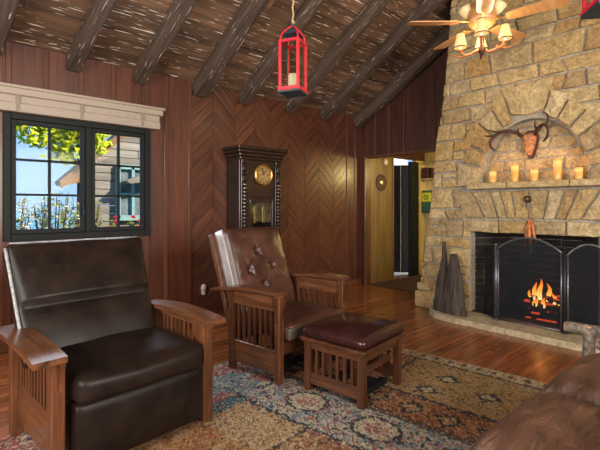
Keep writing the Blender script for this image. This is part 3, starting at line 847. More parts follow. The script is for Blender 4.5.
# local rug axes: u along the room's length, v towards the window wall; edge runs (.123,-.963)
ur = Vector((.992, .122)); vr = Vector((-.122, .992))
U0, U1, V0, V1 = -1.6, 1.56, -2.9, .62
def h2(i, j, k=0):
    return (math.sin(i*127.1+j*311.7+k*74.7)*43758.5453) % 1.0
def dia(a, b, ca, cb, ra, rb): return abs(a-ca)/ra+abs(b-cb)/rb
TAN = (188,152,104); NAVY = (44,48,60); BLUE = (134,150,158); RUST = (150,84,52); OLIVE = (176,148,90); PINK = (166,84,88)
TEAL = (96,140,146); CREAM = (206,190,158); ORANGE = (172,110,60); BROWN = (92,60,42)
def rug_col(a, b):
    # a: u metres from the tan/blue join, b: v metres from the same point
    q1 = noise.noise(Vector((a*30, b*30, 11)))*.022; q2 = noise.noise(Vector((a*30, b*30, 17)))*.022
    if a < U1-.12 and b < .55: a += q1; b += q2
    n1 = noise.noise(Vector((a*12, b*12, 0))); n2 = noise.noise(Vector((a*38, b*38, 4))); n3 = noise.noise(Vector((a*80, b*80, 8)))
    def pick(cols, t): return cols[int(max(0, min(.999, t))*len(cols))]
    wob = .012*noise.noise(Vector((a*14, b*14, 2)))
    if a > U1-.13:                                                   # cream border
        c = CREAM if n2+n1*.5 > -.1 else OLIVE
        if abs(((b*9) % 1)-.5) < .16 and abs(a-(U1-.065)) < .03: c = BROWN
    elif a > U1-.16: c = NAVY if n3 > -.35 else BROWN
    elif a > .78:
        if b < -.50:                                                 # olive-gold field with diamonds
            c = OLIVE if n1 > -.1 else (188,156,104)
            if n2 > .34: c = ORANGE
            if n2 < -.42: c = BROWN
            for ca, cb in ((.90, -.80), (1.16, -.84), (1.05, -1.15), (1.16, -1.5), (.95, -1.8), (1.2, -2.2)):
                d = dia(a, b, ca, cb, .085, .09)
                if d < .55: c = CREAM if n3 > -.2 else OLIVE
                elif d < 1: c = NAVY if n3 > -.5 else BROWN
        elif b < -.475: c = NAVY
        else:                                                        # rosy rust field behind the stool
            c = pick([RUST, (176,112,88), (164,104,76), (190,140,110)], .5+n1*.8+n2*.3)
            if n2 < -.4: c = NAVY
            d = dia(a, b, 1.1, -.24, .13, .12)
            if .6 < d < 1: c = CREAM
    elif a > .745: c = NAVY if n3 > -.5 else BROWN
    elif a > .44:                                                    # orange-brown band with dark motifs
        c = pick([RUST, ORANGE, (140,88,56), ORANGE], .5+n1*.7+n2*.4)
        cell = (b*4.2) % 1-.5
        d = abs(cell)/.4+abs(a-.60)/.11
        if .55 < d < .95: c = (40,34,34)
        elif d <= .55: c = ORANGE if n2 > 0 else CREAM
        if n2 < -.36: c = (48,38,36)
        if abs(a-.46) < .012: c = BROWN
    elif a > .0+wob and b < .12:                                     # pale blue band with medallions
        c = pick([BLUE, (160,170,168), CREAM, BLUE, (118,138,150)], .5+n1*.6+n2*.5)
        if n2 > .33: c = PINK
        if n2 < -.3: c = NAVY
        cell = ((b+.05)*2.0) % 1-.5
        d = math.hypot(cell/.42, (a-.24)/.17)
        if d < .35: c = PINK if n3 > 0 else CREAM
        elif d < .6: c = CREAM if n3 > -.3 else BLUE
        elif d < .74: c = NAVY if n3 > -.5 else BLUE
        if a < .022: c = NAVY
        if abs(a-.43) < .012: c = (70,80,92)
    elif b > .12 and a > -.35:                                       # teal / pink corner
        c = pick([TEAL, BLUE, TEAL, CREAM, (88,120,132)], .5+n1*.7+n2*.5)
        if noise.noise(Vector((a*5, b*5, 7))) > .15: c = PINK if n2 > -.2 else CREAM
        if n2 < -.38: c = NAVY
    elif b > .0-.03*0 and a > -.35:
        c = NAVY if n3+n2 > 0 else TEAL
    elif b > -.50:                                                   # pale tan field
        c = pick([TAN, (196,168,124), (178,144,98), (200,176,136)], .5+n1*.6+n2*.3)
        if n2 > .40: c = RUST
        if n2 < -.44: c = (92,78,66)
        if a < -.35: c = pick([TAN, ORANGE, (176,128,76)], .5+n1)
        if a < -.9: c = PINK if n2 > 0 else ((60,40,44) if n2 < -.25 else CREAM)
        if -.02 < a < .0: c = NAVY
    elif b > -.515: c = NAVY if n3 > -.3 else BROWN
    else:
        c = pick([RUST, (166,112,80), TAN, (156,100,66)], .5+n1*.7+n2*.3)
        if n2 < -.34: c = (60,46,42)
        if n2 > .42: c = CREAM
    r_ = (math.sin(a*9127.1+b*4311.7)*43758.5453) % 1.0
    if r_ < .09: c = (58,48,46)
    elif r_ < .18: c = (196,176,146)
    elif r_ < .23: c = (150,96,74)
    s = (1+.22*n3+.10*n2)*.96
    return tuple(max(0, min(255, x*s)) for x in c)
def build_rug():
    st = .0095; nu = int((U1-U0)/st); nv = int((V1-V0)/st)
    vs = []; cs = []; fs = []
    for j in range(nv+1):
        for i in range(nu+1):
            a = U0+(U1-U0)*i/nu; b = V0+(V1-V0)*j/nv
            e = 0
            if i in (0, nu): a += .006*(h2(i, j)-.5)
            p = rl.xy+ur*a+vr*b
            vs.append((p.x, p.y, .012+.0015*h2(i, j, 1))); cs.append(rug_col(a, b))
    for j in range(nv):
        for i in range(nu):
            k = j*(nu+1)+i; fs.append((k, k+1, k+nu+2, k+nu+1))
    # skirt down to the floor
    per = [i for i in range(nu+1)]+[j*(nu+1)+nu for j in range(1, nv+1)]+[nv*(nu+1)+i for i in range(nu-1, -1, -1)]+[j*(nu+1) for j in range(nv-1, 0, -1)]
    b0 = len(vs)
    for k in per: vs.append((vs[k][0], vs[k][1], .001)); cs.append(cs[k])
    for q in range(len(per)):
        fs.append((per[q], b0+q, b0+(q+1) % len(per), per[(q+1) % len(per)]))
    me = bpy.data.meshes.new('area_rug'); me.from_pydata(vs, [], fs)
    at = me.color_attributes.new('col', 'FLOAT_COLOR', 'POINT')
    flat = []
    for c in cs: flat += lin(c)
    at.data.foreach_set('color', flat); me.materials.append(M['rug'])
    o = bpy.data.objects.new('area_rug', me); C.objects.link(o); return o
tag(build_rug(), 'large patchwork oriental rug in tan, blue and rust under the chairs', 'rug')

# ------------------------------------------------------------------ stone fireplace
XF = 4.62; YC = 1.65
SIL = [(0, 2.945), (.12, 2.935), (.80, 2.82), (1.80, 2.705), (2.10, 2.68), (2.32, 2.615), (2.5, 2.595), (2.9, 2.555), (3.5, 2.505), (4.5, 2.42)]
def yl(z):
    for (a, ya), (b, yb_) in zip(SIL, SIL[1:]):
        if a <= z <= b: return ya+(yb_-ya)*(z-a)/(b-a)
    return SIL[-1][1]
fp = thing('stone_fireplace', 'large tapering sandstone fireplace with arched niche and stone hearth', 'fireplace', (4.9, YC, 0))
O = (4.9, YC, 0)
NA, NBz, NZ = .50, .655, 1.50               # niche half width, height, sill height
FY0, FY1, FZ0, FZ1 = 1.05, 2.265, .05, .965   # firebox opening
prof = [(yl(z), z) for z in (0, .8, 1.8, 2.1, 2.32, 2.5, 2.9, 3.5, 4.2)]
prof += [(2*YC-y, z) for y, z in reversed(prof)]
body = MB().prism_x(prof, XF, XW-.002).build('chimney_breast', M['mortar'], None)
cut = MB(); n = 40
cut.prism_x([(YC-.02+NA*math.cos(PI*k/n), NZ+NBz*math.sin(PI*k/n)**.9) for k in range(n+1)], XF-.1, XF+.11)
c1 = cut.build('cut', None)
cut = MB(); cut.prism_z([(XF-.1, FY0), (XF+.08, FY0), (XF+.48, FY0+.22), (XF+.48, FY1-.22), (XF+.08, FY1), (XF-.1, FY1)], -.1, FZ1)
c2 = cut.build('cut', None)
for c_ in (c1, c2):
    md = body.modifiers.new('b', 'BOOLEAN'); md.operation = 'DIFFERENCE'; md.solver = 'EXACT'; md.object = c_
bpy.context.view_layer.update()
dg = bpy.context.evaluated_depsgraph_get()
nm = bpy.data.meshes.new_from_object(body.evaluated_get(dg)); body.modifiers.clear(); body.data = nm
for c_ in (c1, c2): bpy.data.objects.remove(c_)
nm.transform(Matrix.Translation(-Vector(O))); body.parent = fp
if not nm.materials: nm.materials.append(M['mortar'])

rs = random.Random(11)
def clip(poly, px, py, nx, ny):     # keep the side where (p-q).n <= 0
    out = []
    for a, b in zip(poly, poly[1:]+poly[:1]):
        da = (a[0]-px)*nx+(a[1]-py)*ny; db = (b[0]-px)*nx+(b[1]-py)*ny
        if da <= 0: out.append(a)
        if (da < 0 < db) or (db < 0 < da):
            t = da/(da-db); out.append((a[0]+(b[0]-a[0])*t, a[1]+(b[1]-a[1])*t))
    return out
def area(p): return .5*sum(a[0]*b[1]-b[0]*a[1] for a, b in zip(p, p[1:]+p[:1]))
def shrink(poly, g):
    """move every edge of a convex polygon inwards by g"""
    if area(poly) < 0: poly = poly[::-1]
    out = poly
    for a, b in zip(poly, poly[1:]+poly[:1]):
        dx, dy = b[0]-a[0], b[1]-a[1]; L = math.hypot(dx, dy)
        if L < 1e-5: continue
        nx, ny = dy/L, -dx/L
        out = clip(out, a[0]-nx*g, a[1]-ny*g, nx, ny)
        if len(out) < 3: return []
    return out
def roughen(poly, amt, step=.05):
    out = []
    for a, b in zip(poly, poly[1:]+poly[:1]):
        L = math.hypot(b[0]-a[0], b[1]-a[1]); k = max(1, int(L/step))
        for i in range(k):
            t = i/k; out.append((a[0]+(b[0]-a[0])*t+rs.uniform(-amt, amt), a[1]+(b[1]-a[1])*t+rs.uniform(-amt, amt)))
    return out
def put_stone(mb, poly, x, depth, rough=.006, face=None):
    """rough-faced stone: poly in (y,z), standing out of the plane x towards -x"""
    if len(poly) < 3 or abs(area(poly)) < .0012: return
    if area(poly) < 0: poly = poly[::-1]
    base = roughen(poly, rough*.9, .065); cy = sum(p[0] for p in base)/len(base); cz = sum(p[1] for p in base)/len(base)
    def ring(s_abs, d, j):
        r = []
        for y, z in base:
            L = math.hypot(y-cy, z-cz); k = max(.05, 1-s_abs/max(L, 1e-3))
            r.append(mb.bm.verts.new((x-d+rs.uniform(-j, j), cy+(y-cy)*k, cz+(z-cz)*k)))
        return r
    r0 = ring(0, -.03, 0); r1 = ring(.001, depth*.55, .001); r2 = ring(.010, depth, .003)
    L = max(math.hypot(p[0]-cy, p[1]-cz) for p in base); r3 = ring(L*.42, depth*1.12, .006)
    c = mb.bm.verts.new((x-depth*1.15+rs.uniform(-.008, .006), cy, cz))
    n = len(base)
    for a, b in ((r0, r1), (r1, r2), (r2, r3)):
        for k in range(n): mb.bm.faces.new((a[k], a[(k+1)%n], b[(k+1)%n], b[k]))
    for k in range(n): mb.bm.faces.new((r3[k], r3[(k+1)%n], c))
def ashlar(y0, y1, z0, z1, hr=(.11, .24), wr=(.16, .46)):
    """random-coursed rectangles with tapering joints"""
    out = []; z = z0; tl = 0
    while z < z1-.01:
        hgt = min(rs.uniform(*hr), z1-z)
        if z1-z-hgt < .06: hgt = z1-z
        y = y0+rs.uniform(-.2, 0)
        tilt = 0
        while y < y1:
            w = rs.uniform(*wr)*(1.25 if hgt > .19 else .9)
            sh = rs.uniform(-.05, .05)
            q = [(y, z), (y+w, z), (y+w+sh, z+hgt), (y+tl, z+hgt)]
            tl = sh
            if hgt > .17 and rs.random() < .38:
                t = rs.uniform(.35, .65); zm = z+hgt*t
                if rs.random() < .5:
                    out += [[(y, z), (y+w, z), (y+w, zm), (y, zm)], [(y, zm), (y+w, zm), q[2], q[3]]]
                else:
                    ym = y+w*rs.uniform(.4, .6)
                    out += [[q[0], (ym, z), (ym, zm), (y, zm)], [(y, zm), (ym, zm), (ym, z+hgt), q[3]], [(ym, z), q[1], q[2], (ym, z+hgt)]]
            else: out.append(q)
            y += w
        z += hgt
    return out
# ring of big arch stones round the niche
NC = (YC-.02, NZ)
arch_out = []
ring_st = [(-2, 16, .30), (16, 30, .26), (30, 47, .34), (47, 60, .30), (60, 72, .36), (72, 104, .42), (104, 118, .30), (118, 132, .26), (132, 143, .34), (143, 158, .26), (158, 170, .30), (170, 182, .26)]
def ell(a, e): return (NC[0]-(NA+e)*math.cos(a), NC[1]+(NBz+e)*math.sin(a)) if math.sin(a) >= 0 else (NC[0]-(NA+e)*math.cos(a), NC[1]+(NBz+e)*math.sin(a))
am = MB()
for a0, a1, th in ring_st:
    a0, a1 = R(180-a1), R(180-a0)          # angles counted from the left springing
    p = [ell(a0, .012), ell((a0+a1)/2, .012), ell(a1, .012), ell(a1, th), ell(a0, th)]
    if a0 < R(100) < a1 or (a1-a0) > R(25): p = [ell(a0, .012), ell((a0*2+a1)/3, .012), ell((a0+a1*2)/3, .012), ell(a1, .012), ell(a1+R(1), th), ell(a0-R(1), th)]
    sp = shrink(p, .009) or p
    put_stone(am, sp, XF, .046)
am.build('arch_stones', M['stone'], fp, off=O)
# coursed stone over the rest of the front
sm = MB()
for q in ashlar(.2, 3.1, 0.0, 4.1):
    cy = sum(p[0] for p in q)/len(q); cz = sum(p[1] for p in q)/len(q)
    p = q
    z0, z1 = min(a[1] for a in q), max(a[1] for a in q)
    for side in (1, -1):
        a = (yl(z0), z0); b = (yl(z1), z1)
        if side < 0: a = (2*YC-a[0], a[1]); b = (2*YC-b[0], b[1])
        dy, dz = b[0]-a[0], b[1]-a[1]; L = math.hypot(dy, dz); nx, ny = (dz/L, -dy/L) if side > 0 else (-dz/L, dy/L)
        if p: p = clip(p, a[0]+nx*.012, a[1]+ny*.012, nx, ny)
    if len(p) < 3: continue
    # firebox, lintel and mantel belt
    by0, by1 = FY0-.0, FY1+.0
    if z0 < 1.47:
        if z1 > 1.44: p = p
        py0, py1 = min(a[0] for a in p), max(a[0] for a in p)
        cyp = sum(a[0] for a in p)/len(p)
        if z1 <= 1.5 or cz < 1.45:
            if by0 < cyp < by1 and not (py0 < by0-.06 or py1 > by1+.06): continue
            if cyp >= YC: p = clip(p, by1+.004, 0, -1, 0)
            else: p = clip(p, by0-.004, 0, 1, 0)
    if len(p) < 3: continue
    # outside the arch ring
    if z1 > NZ-.05:
        worst = 1e9; ang = None
        for k in range(181):
            a = R(k)
            th = .30
            for a0, a1, t in ring_st:
                if a0 <= 180-k <= a1: th = t
            e = ell(a, th-.05)
            nx, ny = -math.cos(a)/(NA+th), math.sin(a)/(NBz+th); L = math.hypot(nx, ny); nx /= L; ny /= L
            cyp = sum(w[0] for w in p)/len(p); czp = sum(w[1] for w in p)/len(p)
            d = (cyp-e[0])*nx+(czp-e[1])*ny
            if k % 3 == 0 and (ang is None or d > worst): worst, ang = d, (e, nx, ny)
        if worst < -.03: 
            if NC[0]-NA-.3 < cy < NC[0]+NA+.3 and cz < NZ+NBz+.45 and worst < -.05: continue
        e, nx, ny = ang
        if cz < NZ+NBz+.6: p = clip(p, e[0], e[1], -nx, -ny)
    if len(p) < 3: continue
    p = shrink(p, .008)
    if len(p) >= 3: put_stone(sm, p, XF, rs.uniform(.018, .036))
sm.build('stonework', M['stone'], fp, off=O)
# niche back
nb = MB()
for q in ashlar(NC[0]-NA-.05, NC[0]+NA+.1, NZ, NZ+NBz+.05, (.09, .24), (.2, .5)):
    p = q
    for k in range(0, 181, 6):
        a = R(k); e = ell(a, -.004); nx, ny = -math.cos(a)/NA, math.sin(a)/NBz; L = math.hypot(nx, ny)
        if p: p = clip(p, e[0], e[1], nx/L, ny/L)
    if len(p) >= 3:
        p = shrink(p, .008)
        if len(p) >= 3: put_stone(nb, p, XF+.11, .016)
nb.build('niche_stones', M['stone_pale'], fp, off=O)
# splayed lintel stones and lower belt
lm = MB(); y = FY1+.03; tops = []
wl = [.20, .15, .085, .085, .13, .14, .10, .09, .13, .17, .16, .13, .1]
for w in wl:
    y2 = y-w
    def fan(yy, z): return YC+(yy-YC)*(1+.34*(z-1.12)/.3)
    zb = 1.115
    p = [(fan(y2, zb), zb), (fan(y, zb), zb), (fan(y, 1.425), 1.425), (fan(y2, 1.425), 1.425)]
    cy = (y+y2)/2
    if not (abs(cy-YC) < .05): put_stone(lm, shrink(p, .008), XF, rs.uniform(.02, .034))
    else:
        put_stone(lm, shrink([(fan(y2, zb), zb), (fan(y, zb), zb), (fan(y, 1.24), 1.24), (fan(y2, 1.24), 1.24)], .007), XF, .02)
        put_stone(lm, shrink([(fan(y2, 1.25), 1.25), (fan(y, 1.25), 1.25), (fan(y, 1.41), 1.41), (fan(y2, 1.41), 1.41)], .007), XF, .03)
    y = y2
    if y < FY0-.02: break
y = FY1+.04
for w in (.36, .3, .34, .32):
    y2 = max(y-w, FY0-.04)
    if y-y2 > .05: put_stone(lm, shrink([(y2, FZ1-.005), (y, FZ1-.005), (y, 1.11), (y2, 1.11)], .007), XF, .036)
    y = y2
lm.build('lintel_stones', M['stone'], fp, off=O)
# mantel shelf of three long slabs
mm = MB()
for a, b in ((2.24, 1.82), (1.815, 1.25), (1.245, .92)):
    q = [(4.475, b), (4.475, a), (XF+.24, a), (XF+.24, b)]
    bx = MB().rbox((4.475, b, 1.44), (XF+.04, a, 1.505), .012, 12, lambda p, q: p+Vector((.008*noise.noise(Vector((p.y*9, p.z*20, 1)))*(q.x < 0), 0, .004*noise.noise(Vector((p.x*14, p.y*14, 5))))))
    me = bpy.data.meshes.new('t'); bx.bm.to_mesh(me); bx.bm.free(); mm.bm.from_mesh(me); bpy.data.meshes.remove(me)
mm.box((XF+.04, YC-.02-NA, 1.45), (XF+.13, YC-.02+NA, 1.503))
mm.build('mantel_shelf', M['mantel'], fp, off=O)
# hearth slab with rounded left end
hs = MB(); pts = [(4.20, .55), (4.20, 2.36), (4.23, 2.5), (4.30, 2.6), (4.42, 2.68), (4.62, 2.72), (XF+.05, 2.72), (XF+.05, .55)]
hs.prism_z([(x+rs.uniform(-.006, .006), y) for x, y in pts], 0, .055)
bmesh.ops.bevel(hs.bm, geom=[e for e in hs.bm.edges if all(v.co.z > .05 for v in e.verts)], offset=.012, segments=2, affect='EDGES')
hs.build('hearth', M['hearth'], fp, off=O)
# projecting stones at the left foot of the pillar
ft = MB()
for (y0_, y1_, z0_, z1_, x) in ((2.72, 2.97, 0, .20, 4.56), (2.75, 2.95, .21, .30, 4.58), (2.42, 2.71, .06, .24, 4.52), (2.28, 2.41, .06, .2, 4.53)):
    ft.rbox((x, y0_, z0_), (XF+.02, y1_, z1_), .02, 8, lambda p, q: p+Vector((.012*noise.noise(Vector((p.y*11, p.z*11, 3))), 0, 0)))
ft.build('foot_stones', M['stone'], fp, off=O)
# firebox floor, sooty brick lining
fb = MB()
def brick_wall(p0, p1, z0, z1, t, rows=12):
    p0, p1 = Vector(p0), Vector(p1); d = p1-p0; L = d.length; d.normalize(); n_ = Vector((-d.y, d.x, 0)); hh = (z1-z0)/rows
    for r in range(rows):
        s = -.11 if r % 2 else 0
        while s < L:
            a, b = max(0, s), min(L, s+.22)
            if b-a > .02:
                q0, q1 = p0+d*(a+.004), p0+d*(b-.004); c0 = q0+n_*t; c1 = q1+n_*t
                fb.prism([q0, q1, c1, c0], lambda v: Vector((v.x, v.y, z0+r*hh+.004)), lambda v: Vector((v.x, v.y, z0+(r+1)*hh-.004)))
            s += .22
brick_wall((XF+.46, FY0+.22, 0), (XF+.46, FY1-.22, 0), .06, FZ1, -.03)
brick_wall((XF+.08, FY1-.01, 0), (XF+.46, FY1-.23, 0), .06, FZ1, -.02)
brick_wall((XF+.46, FY0+.23, 0), (XF+.08, FY0+.01, 0), .06, FZ1, -.02)
fb.box((XF-.0, FY0, 0), (XF+.47, FY1, .06))
fb.build('firebox_lining', M['soot'], fp, off=O)
# fire: grate with logs and flames
fg = thing('fire_grate', 'burning log fire on an iron grate behind the fire screen', 'fire', (4.86, 1.56, .06)); O2 = (4.86, 1.56, .06)
gm = MB()
for k in range(7):
    y = 1.34+k*.073; gm.bar((4.74, y, .15), (4.99, y, .15), .016, .016); gm.bar((4.74, y, .15), (4.72, y, .24), .016, .016)
for x in (4.78, 4.96): gm.bar((x, 1.32, .142), (x, 1.80, .142), .018, .018)
for x in (4.78, 4.96):
    for y in (1.36, 1.76): gm.bar((x, y, .06), (x, y, .142), .018, .018)
gm.build('grate', M['iron'], fg, off=O2)
for i, (a, b, r) in enumerate((((4.80, 1.30, .20), (4.82, 1.82, .20), .042), ((4.91, 1.33, .205), (4.90, 1.80, .21), .046), ((4.84, 1.36, .28), (4.87, 1.77, .265), .04), ((4.79, 1.5, .29), (4.95, 1.68, .33), .03))):
    pts = [Vector(a).lerp(Vector(b), k/9)+Vector((0, 0, .006*math.sin(k*2.1+i))) for k in range(10)]
    MB().tube(pts, [r*(1+.1*math.sin(k*1.7+i)) for k in range(10)], 12).build('burning_log', M['char'], fg, True, off=O2)
eb = MB(); rr = random.Random(5)
for k in range(34):
    y = rr.uniform(1.38, 1.74); x = rr.uniform(4.75, 4.95); z = rr.choice((.13, .145, .24, .25, .305))
    s = rr.uniform(.008, .02); eb.rbox((x-s, y-s*2, z-s*.5), (x+s, y+s*2, z+s*.5), s*.3, 2)
for k in range(9):
    y = rr.uniform(1.42, 1.72); eb.rbox((4.76, y-.02, .062), (4.80, y+.02, .072), .004, 2)
eb.build('embers', M['ember'], fg, off=O2)
for i, (y, x, z, h_, r) in enumerate(((1.665, 4.83, .25, .20, .026), (1.605, 4.80, .27, .22, .028), (1.535, 4.83, .26, .19, .026), (1.475, 4.82, .24, .12, .022), (1.715, 4.85, .24, .11, .02), (1.56, 4.78, .20, .10, .024), (1.42, 4.84, .2, .09, .03), (1.64, 4.78, .19, .1, .03))):
    pts = []; rd = []
    for k in range(11):
        t = k/10; pts.append((x+.012*math.sin(t*6+i*2), y+.02*math.sin(t*5+i)*t, z+h_*t)); rd.append(r*(.55+1.5*t*(1-t)*1.6)*(1-t)**.55+.0006)
    MB().tube(pts, rd, 10).build('flame', M['flame'], fg, True, off=O2)

# ------------------------------------------------------------------ fire screen
fs = thing('fireplace_screen', 'black wire-mesh folding fire screen with arched panels on the hearth', 'fire screen', (4.46, 1.6, .055)); O3 = (4.46, 1.6, .055)
def panel(p0, p1, hs_, hm, mat_frame):
    p0, p1 = Vector(p0), Vector(p1); d = p1-p0; L = d.length; d.normalize(); N = 20
    def at(s, z): q = p0+d*s; return Vector((q.x, q.y, z))
    top = [(L*k/N, hs_+(hm-hs_)*math.sin(PI*k/N)**.8) for k in range(N+1)]
    f = MB(); f.tube([at(s, z) for s, z in top], .011, 8)
    f.tube([at(0.0, .075), at(L, .075)], .009, 8)
    f.tube([at(0.012, .06), at(.012, hs_)], .011, 8); f.tube([at(L-.012, .06), at(L-.012, hs_)], .011, 8)
    fo = f.build('panel_frame', mat_frame, fs, True, off=O3)
    m = MB(); nrm = Vector((-d.y, d.x, 0))*.001
    poly = [(0, .075), (L, .075)]+top[::-1]
    m.prism(poly, lambda p: at(*p)-nrm, lambda p: at(*p)+nrm); m.build('wire_mesh', M['screen'], fo, off=O3)
    return fo
panel((4.62-.03, 2.10, 0), (4.455, 1.925, 0), .74, .83, M['iron'])
panel((4.45, 1.90, 0), (4.46, 1.295, 0), .80, .935, M['iron_light'])
panel((4.46, 1.265, 0), (4.57, .93, 0), .78, .90, M['iron_light'])
for (x, y, zt, m_) in ((4.452, 1.912, .83, 'iron_light'), (4.46, 1.28, .84, 'iron')):
    MB().tube([(x, y, .055), (x, y, zt)], .016, 10).sphere((x, y, zt+.018), .018, 12).lathe([(.024, 0), (.024, .015), (.016, .02)], (x, y, .056), 12).build('hinge_post', M[m_], fs, True, off=O3)
hk = MB().tube([(4.565, 1.10+.02*k, .875+.012*math.sin(k*PI/2)) for k in range(-1, 5)], .006, 6); hk.build('handle', M['iron_light'], fs, True, off=O3)

# ------------------------------------------------------------------ things on and around the fireplace
cand = [(1.995, .125, 'leftmost stubby amber candle on the stone mantel'), (1.768, .185, 'tall amber candle second from left, under the antlers'), (1.58, .12, 'short amber candle in the middle of the mantel row'), (1.372, .21, 'tallest amber candle, fourth along the mantel'), (1.195, .11, 'rightmost short amber candle on the stone mantel')]
for y, hh, lab in cand:
    t = thing('pillar_candle', lab, 'candle', (4.57, y, 1.507), 0, 'lit amber candles on the mantel')
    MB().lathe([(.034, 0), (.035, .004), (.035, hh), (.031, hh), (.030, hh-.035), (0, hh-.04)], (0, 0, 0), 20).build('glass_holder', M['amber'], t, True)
    MB().tube([(0, 0, hh-.045), (0, 0, hh-.03)], .003, 6).build('wick', M['char'], t)
    MB().tube([(0, 0, hh-.035), (0, 0, hh-.026), (0, 0, hh-.014), (0, 0, hh+.004)], [.004, .009, .007, .001], 8).build('flame', M['candle_flame'], t, True)
# deer skull
dk = thing('deer_skull', 'brown antlered deer skull mount in the arched stone niche', 'skull mount', (XF+.095, 1.655, 1.905)); 
pl = MB().prism_x([(-.02, -.155), (.02, -.155), (.055, -.06), (.078, .04), (.066, .11), (.03, .14), (-.03, .14), (-.066, .11), (-.078, .04), (-.055, -.06)], -.03, -.006)
bmesh.ops.bevel(pl.bm, geom=[e for e in pl.bm.edges if all(v.co.x < -.02 for v in e.verts)], offset=.006, segments=2, affect='EDGES')
pl.build('plaque', M['plaque'], dk)
def skfn(p, q):
    t = (q.z+1)/2; k = .34+.66*math.sin(min(1, t*1.15)*PI*.55); p.y *= k; p.x *= (.5+.5*t)
    for s in (-1, 1):
        r = math.hypot(p.y-s*.038, p.z-.02)
        if q.x < 0: p.x += .018*math.exp(-(r/.018)**2)
    p.y += 0; return p
sk = MB().rbox((-.09, -.062, -.12), (-.02, .062, .10), .03, 14, skfn).build('skull', M['bone'], dk, True)
for s in (1, -1):
    am_ = MB()
    if s > 0:
        beam = [(-.07, .05, .08), (-.10, .08, .12), (-.14, .14, .145), (-.15, .20, .135), (-.16, .255, .09), (-.17, .275, .03), (-.18, .26, -.03), (-.17, .235, -.045)]
        tines = [[(-.14, .17, .145), (-.16, .24, .15), (-.17, .30, .18)], [(-.15, .235, .11), (-.17, .29, .11), (-.17, .325, .12)], [(-.08, .055, .09), (-.12, .06, .12), (-.14, .055, .16)]]
    else:
        beam = [(-.07, -.04, .08), (-.10, -.06, .12), (-.15, -.10, .15), (-.20, -.14, .15), (-.23, -.17, .10), (-.22, -.165, .03), (-.19, -.13, -.01)]
        tines = [[(-.21, -.15, .14), (-.22, -.17, .20), (-.20, -.155, .25), (-.18, -.125, .275)], [(-.10, -.06, .12), (-.13, -.05, .17), (-.14, -.055, .215)], [(-.17, -.115, .15), (-.19, -.10, .10), (-.2, -.085, .07)]]
    def smooth(pts, k=4):
        out = []
        for i in range(len(pts)-1):
            a = [Vector(pts[max(0, min(len(pts)-1, i+j))]) for j in (-1, 0, 1, 2)]
            for q in range(k):
                t = q/k; out.append(.5*((2*a[1])+(a[2]-a[0])*t+(2*a[0]-5*a[1]+4*a[2]-a[3])*t*t+(3*a[1]-a[0]-3*a[2]+a[3])*t**3))
        out.append(Vector(pts[-1])); return out
    K_ = lambda L: [(x, y*1.25+(.012 if s > 0 else -.012), z) for x, y, z in L]
    b = smooth(K_(beam)); am_.tube(b, [.021*(1-.55*i/len(b)) for i in range(len(b))], 10)
    for tn in tines:
        b = smooth(K_(tn)); am_.tube(b, [.014*(1-.75*i/len(b)) for i in range(len(b))], 8)
    am_.build('antler', M['antler'], dk, True)
# medallion and hanging horn ornament under the mantel
md_ = thing('medallion', 'small round dark medallion with pale centre on the lintel keystone', 'medallion', (XF-.036, 1.647, 1.325))
rotx = Matrix.Rotation(R(-90), 3, 'Y')
MB().lathe([(.036, 0), (.036, .01), (.026, .018), (.02, .014), (0, .014)], (0, 0, 0), 24, rotx).build('rim', M['medal'], md_, True)
MB().sphere((-.016, 0, .004), .014, 12, (.5, 1, 1)).build('pale_centre', M['brass'], md_, True)
MB().tube([(-.01, .01, -.036), (-.03, .005, -.07), (-.02, 0, -.09)], .006, 8).build('hook', M['iron_light'], md_, True)
ho = thing('hanging_ornament', 'orange-brown horn pieces hanging in an A shape below the lintel medallion', 'ornament', (XF-.06, 1.615, 1.12))
for pts, rd, m_ in (([(0, .0, .0), (-.01, .025, -.10), (-.02, .035, -.20), (-.01, .055, -.31)], [.010, .017, .014, .006], 'orange_stick'),
                    ([(0, -.004, .01), (-.012, -.03, -.08), (-.02, -.045, -.17), (-.01, -.062, -.235)], [.010, .016, .015, .010], 'orange_stick'),
                    ([(-.01, .005, -.03), (-.03, .0, -.12), (-.03, -.005, -.2), (-.03, -.012, -.255)], [.012, .02, .02, .014], 'orange_stick')):
    MB().tube(pts, rd, 10).build('horn', M[m_], ho, True)
tt = MB().tube([(-.02, -.012, -.25), (-.025, -.02, -.30), (-.025, .0, -.345), (-.02, .035, -.375)], [.016, .02, .016, .006], 10).build('curled_tip', M['teal_tip'], ho, True); tt['label'] = 'teal-grey curled tip'
MB().tube([(0, 0, 0), (.01, .0, .06), (.02, .01, .12)], .003, 6).build('cord', M['rope'], ho)
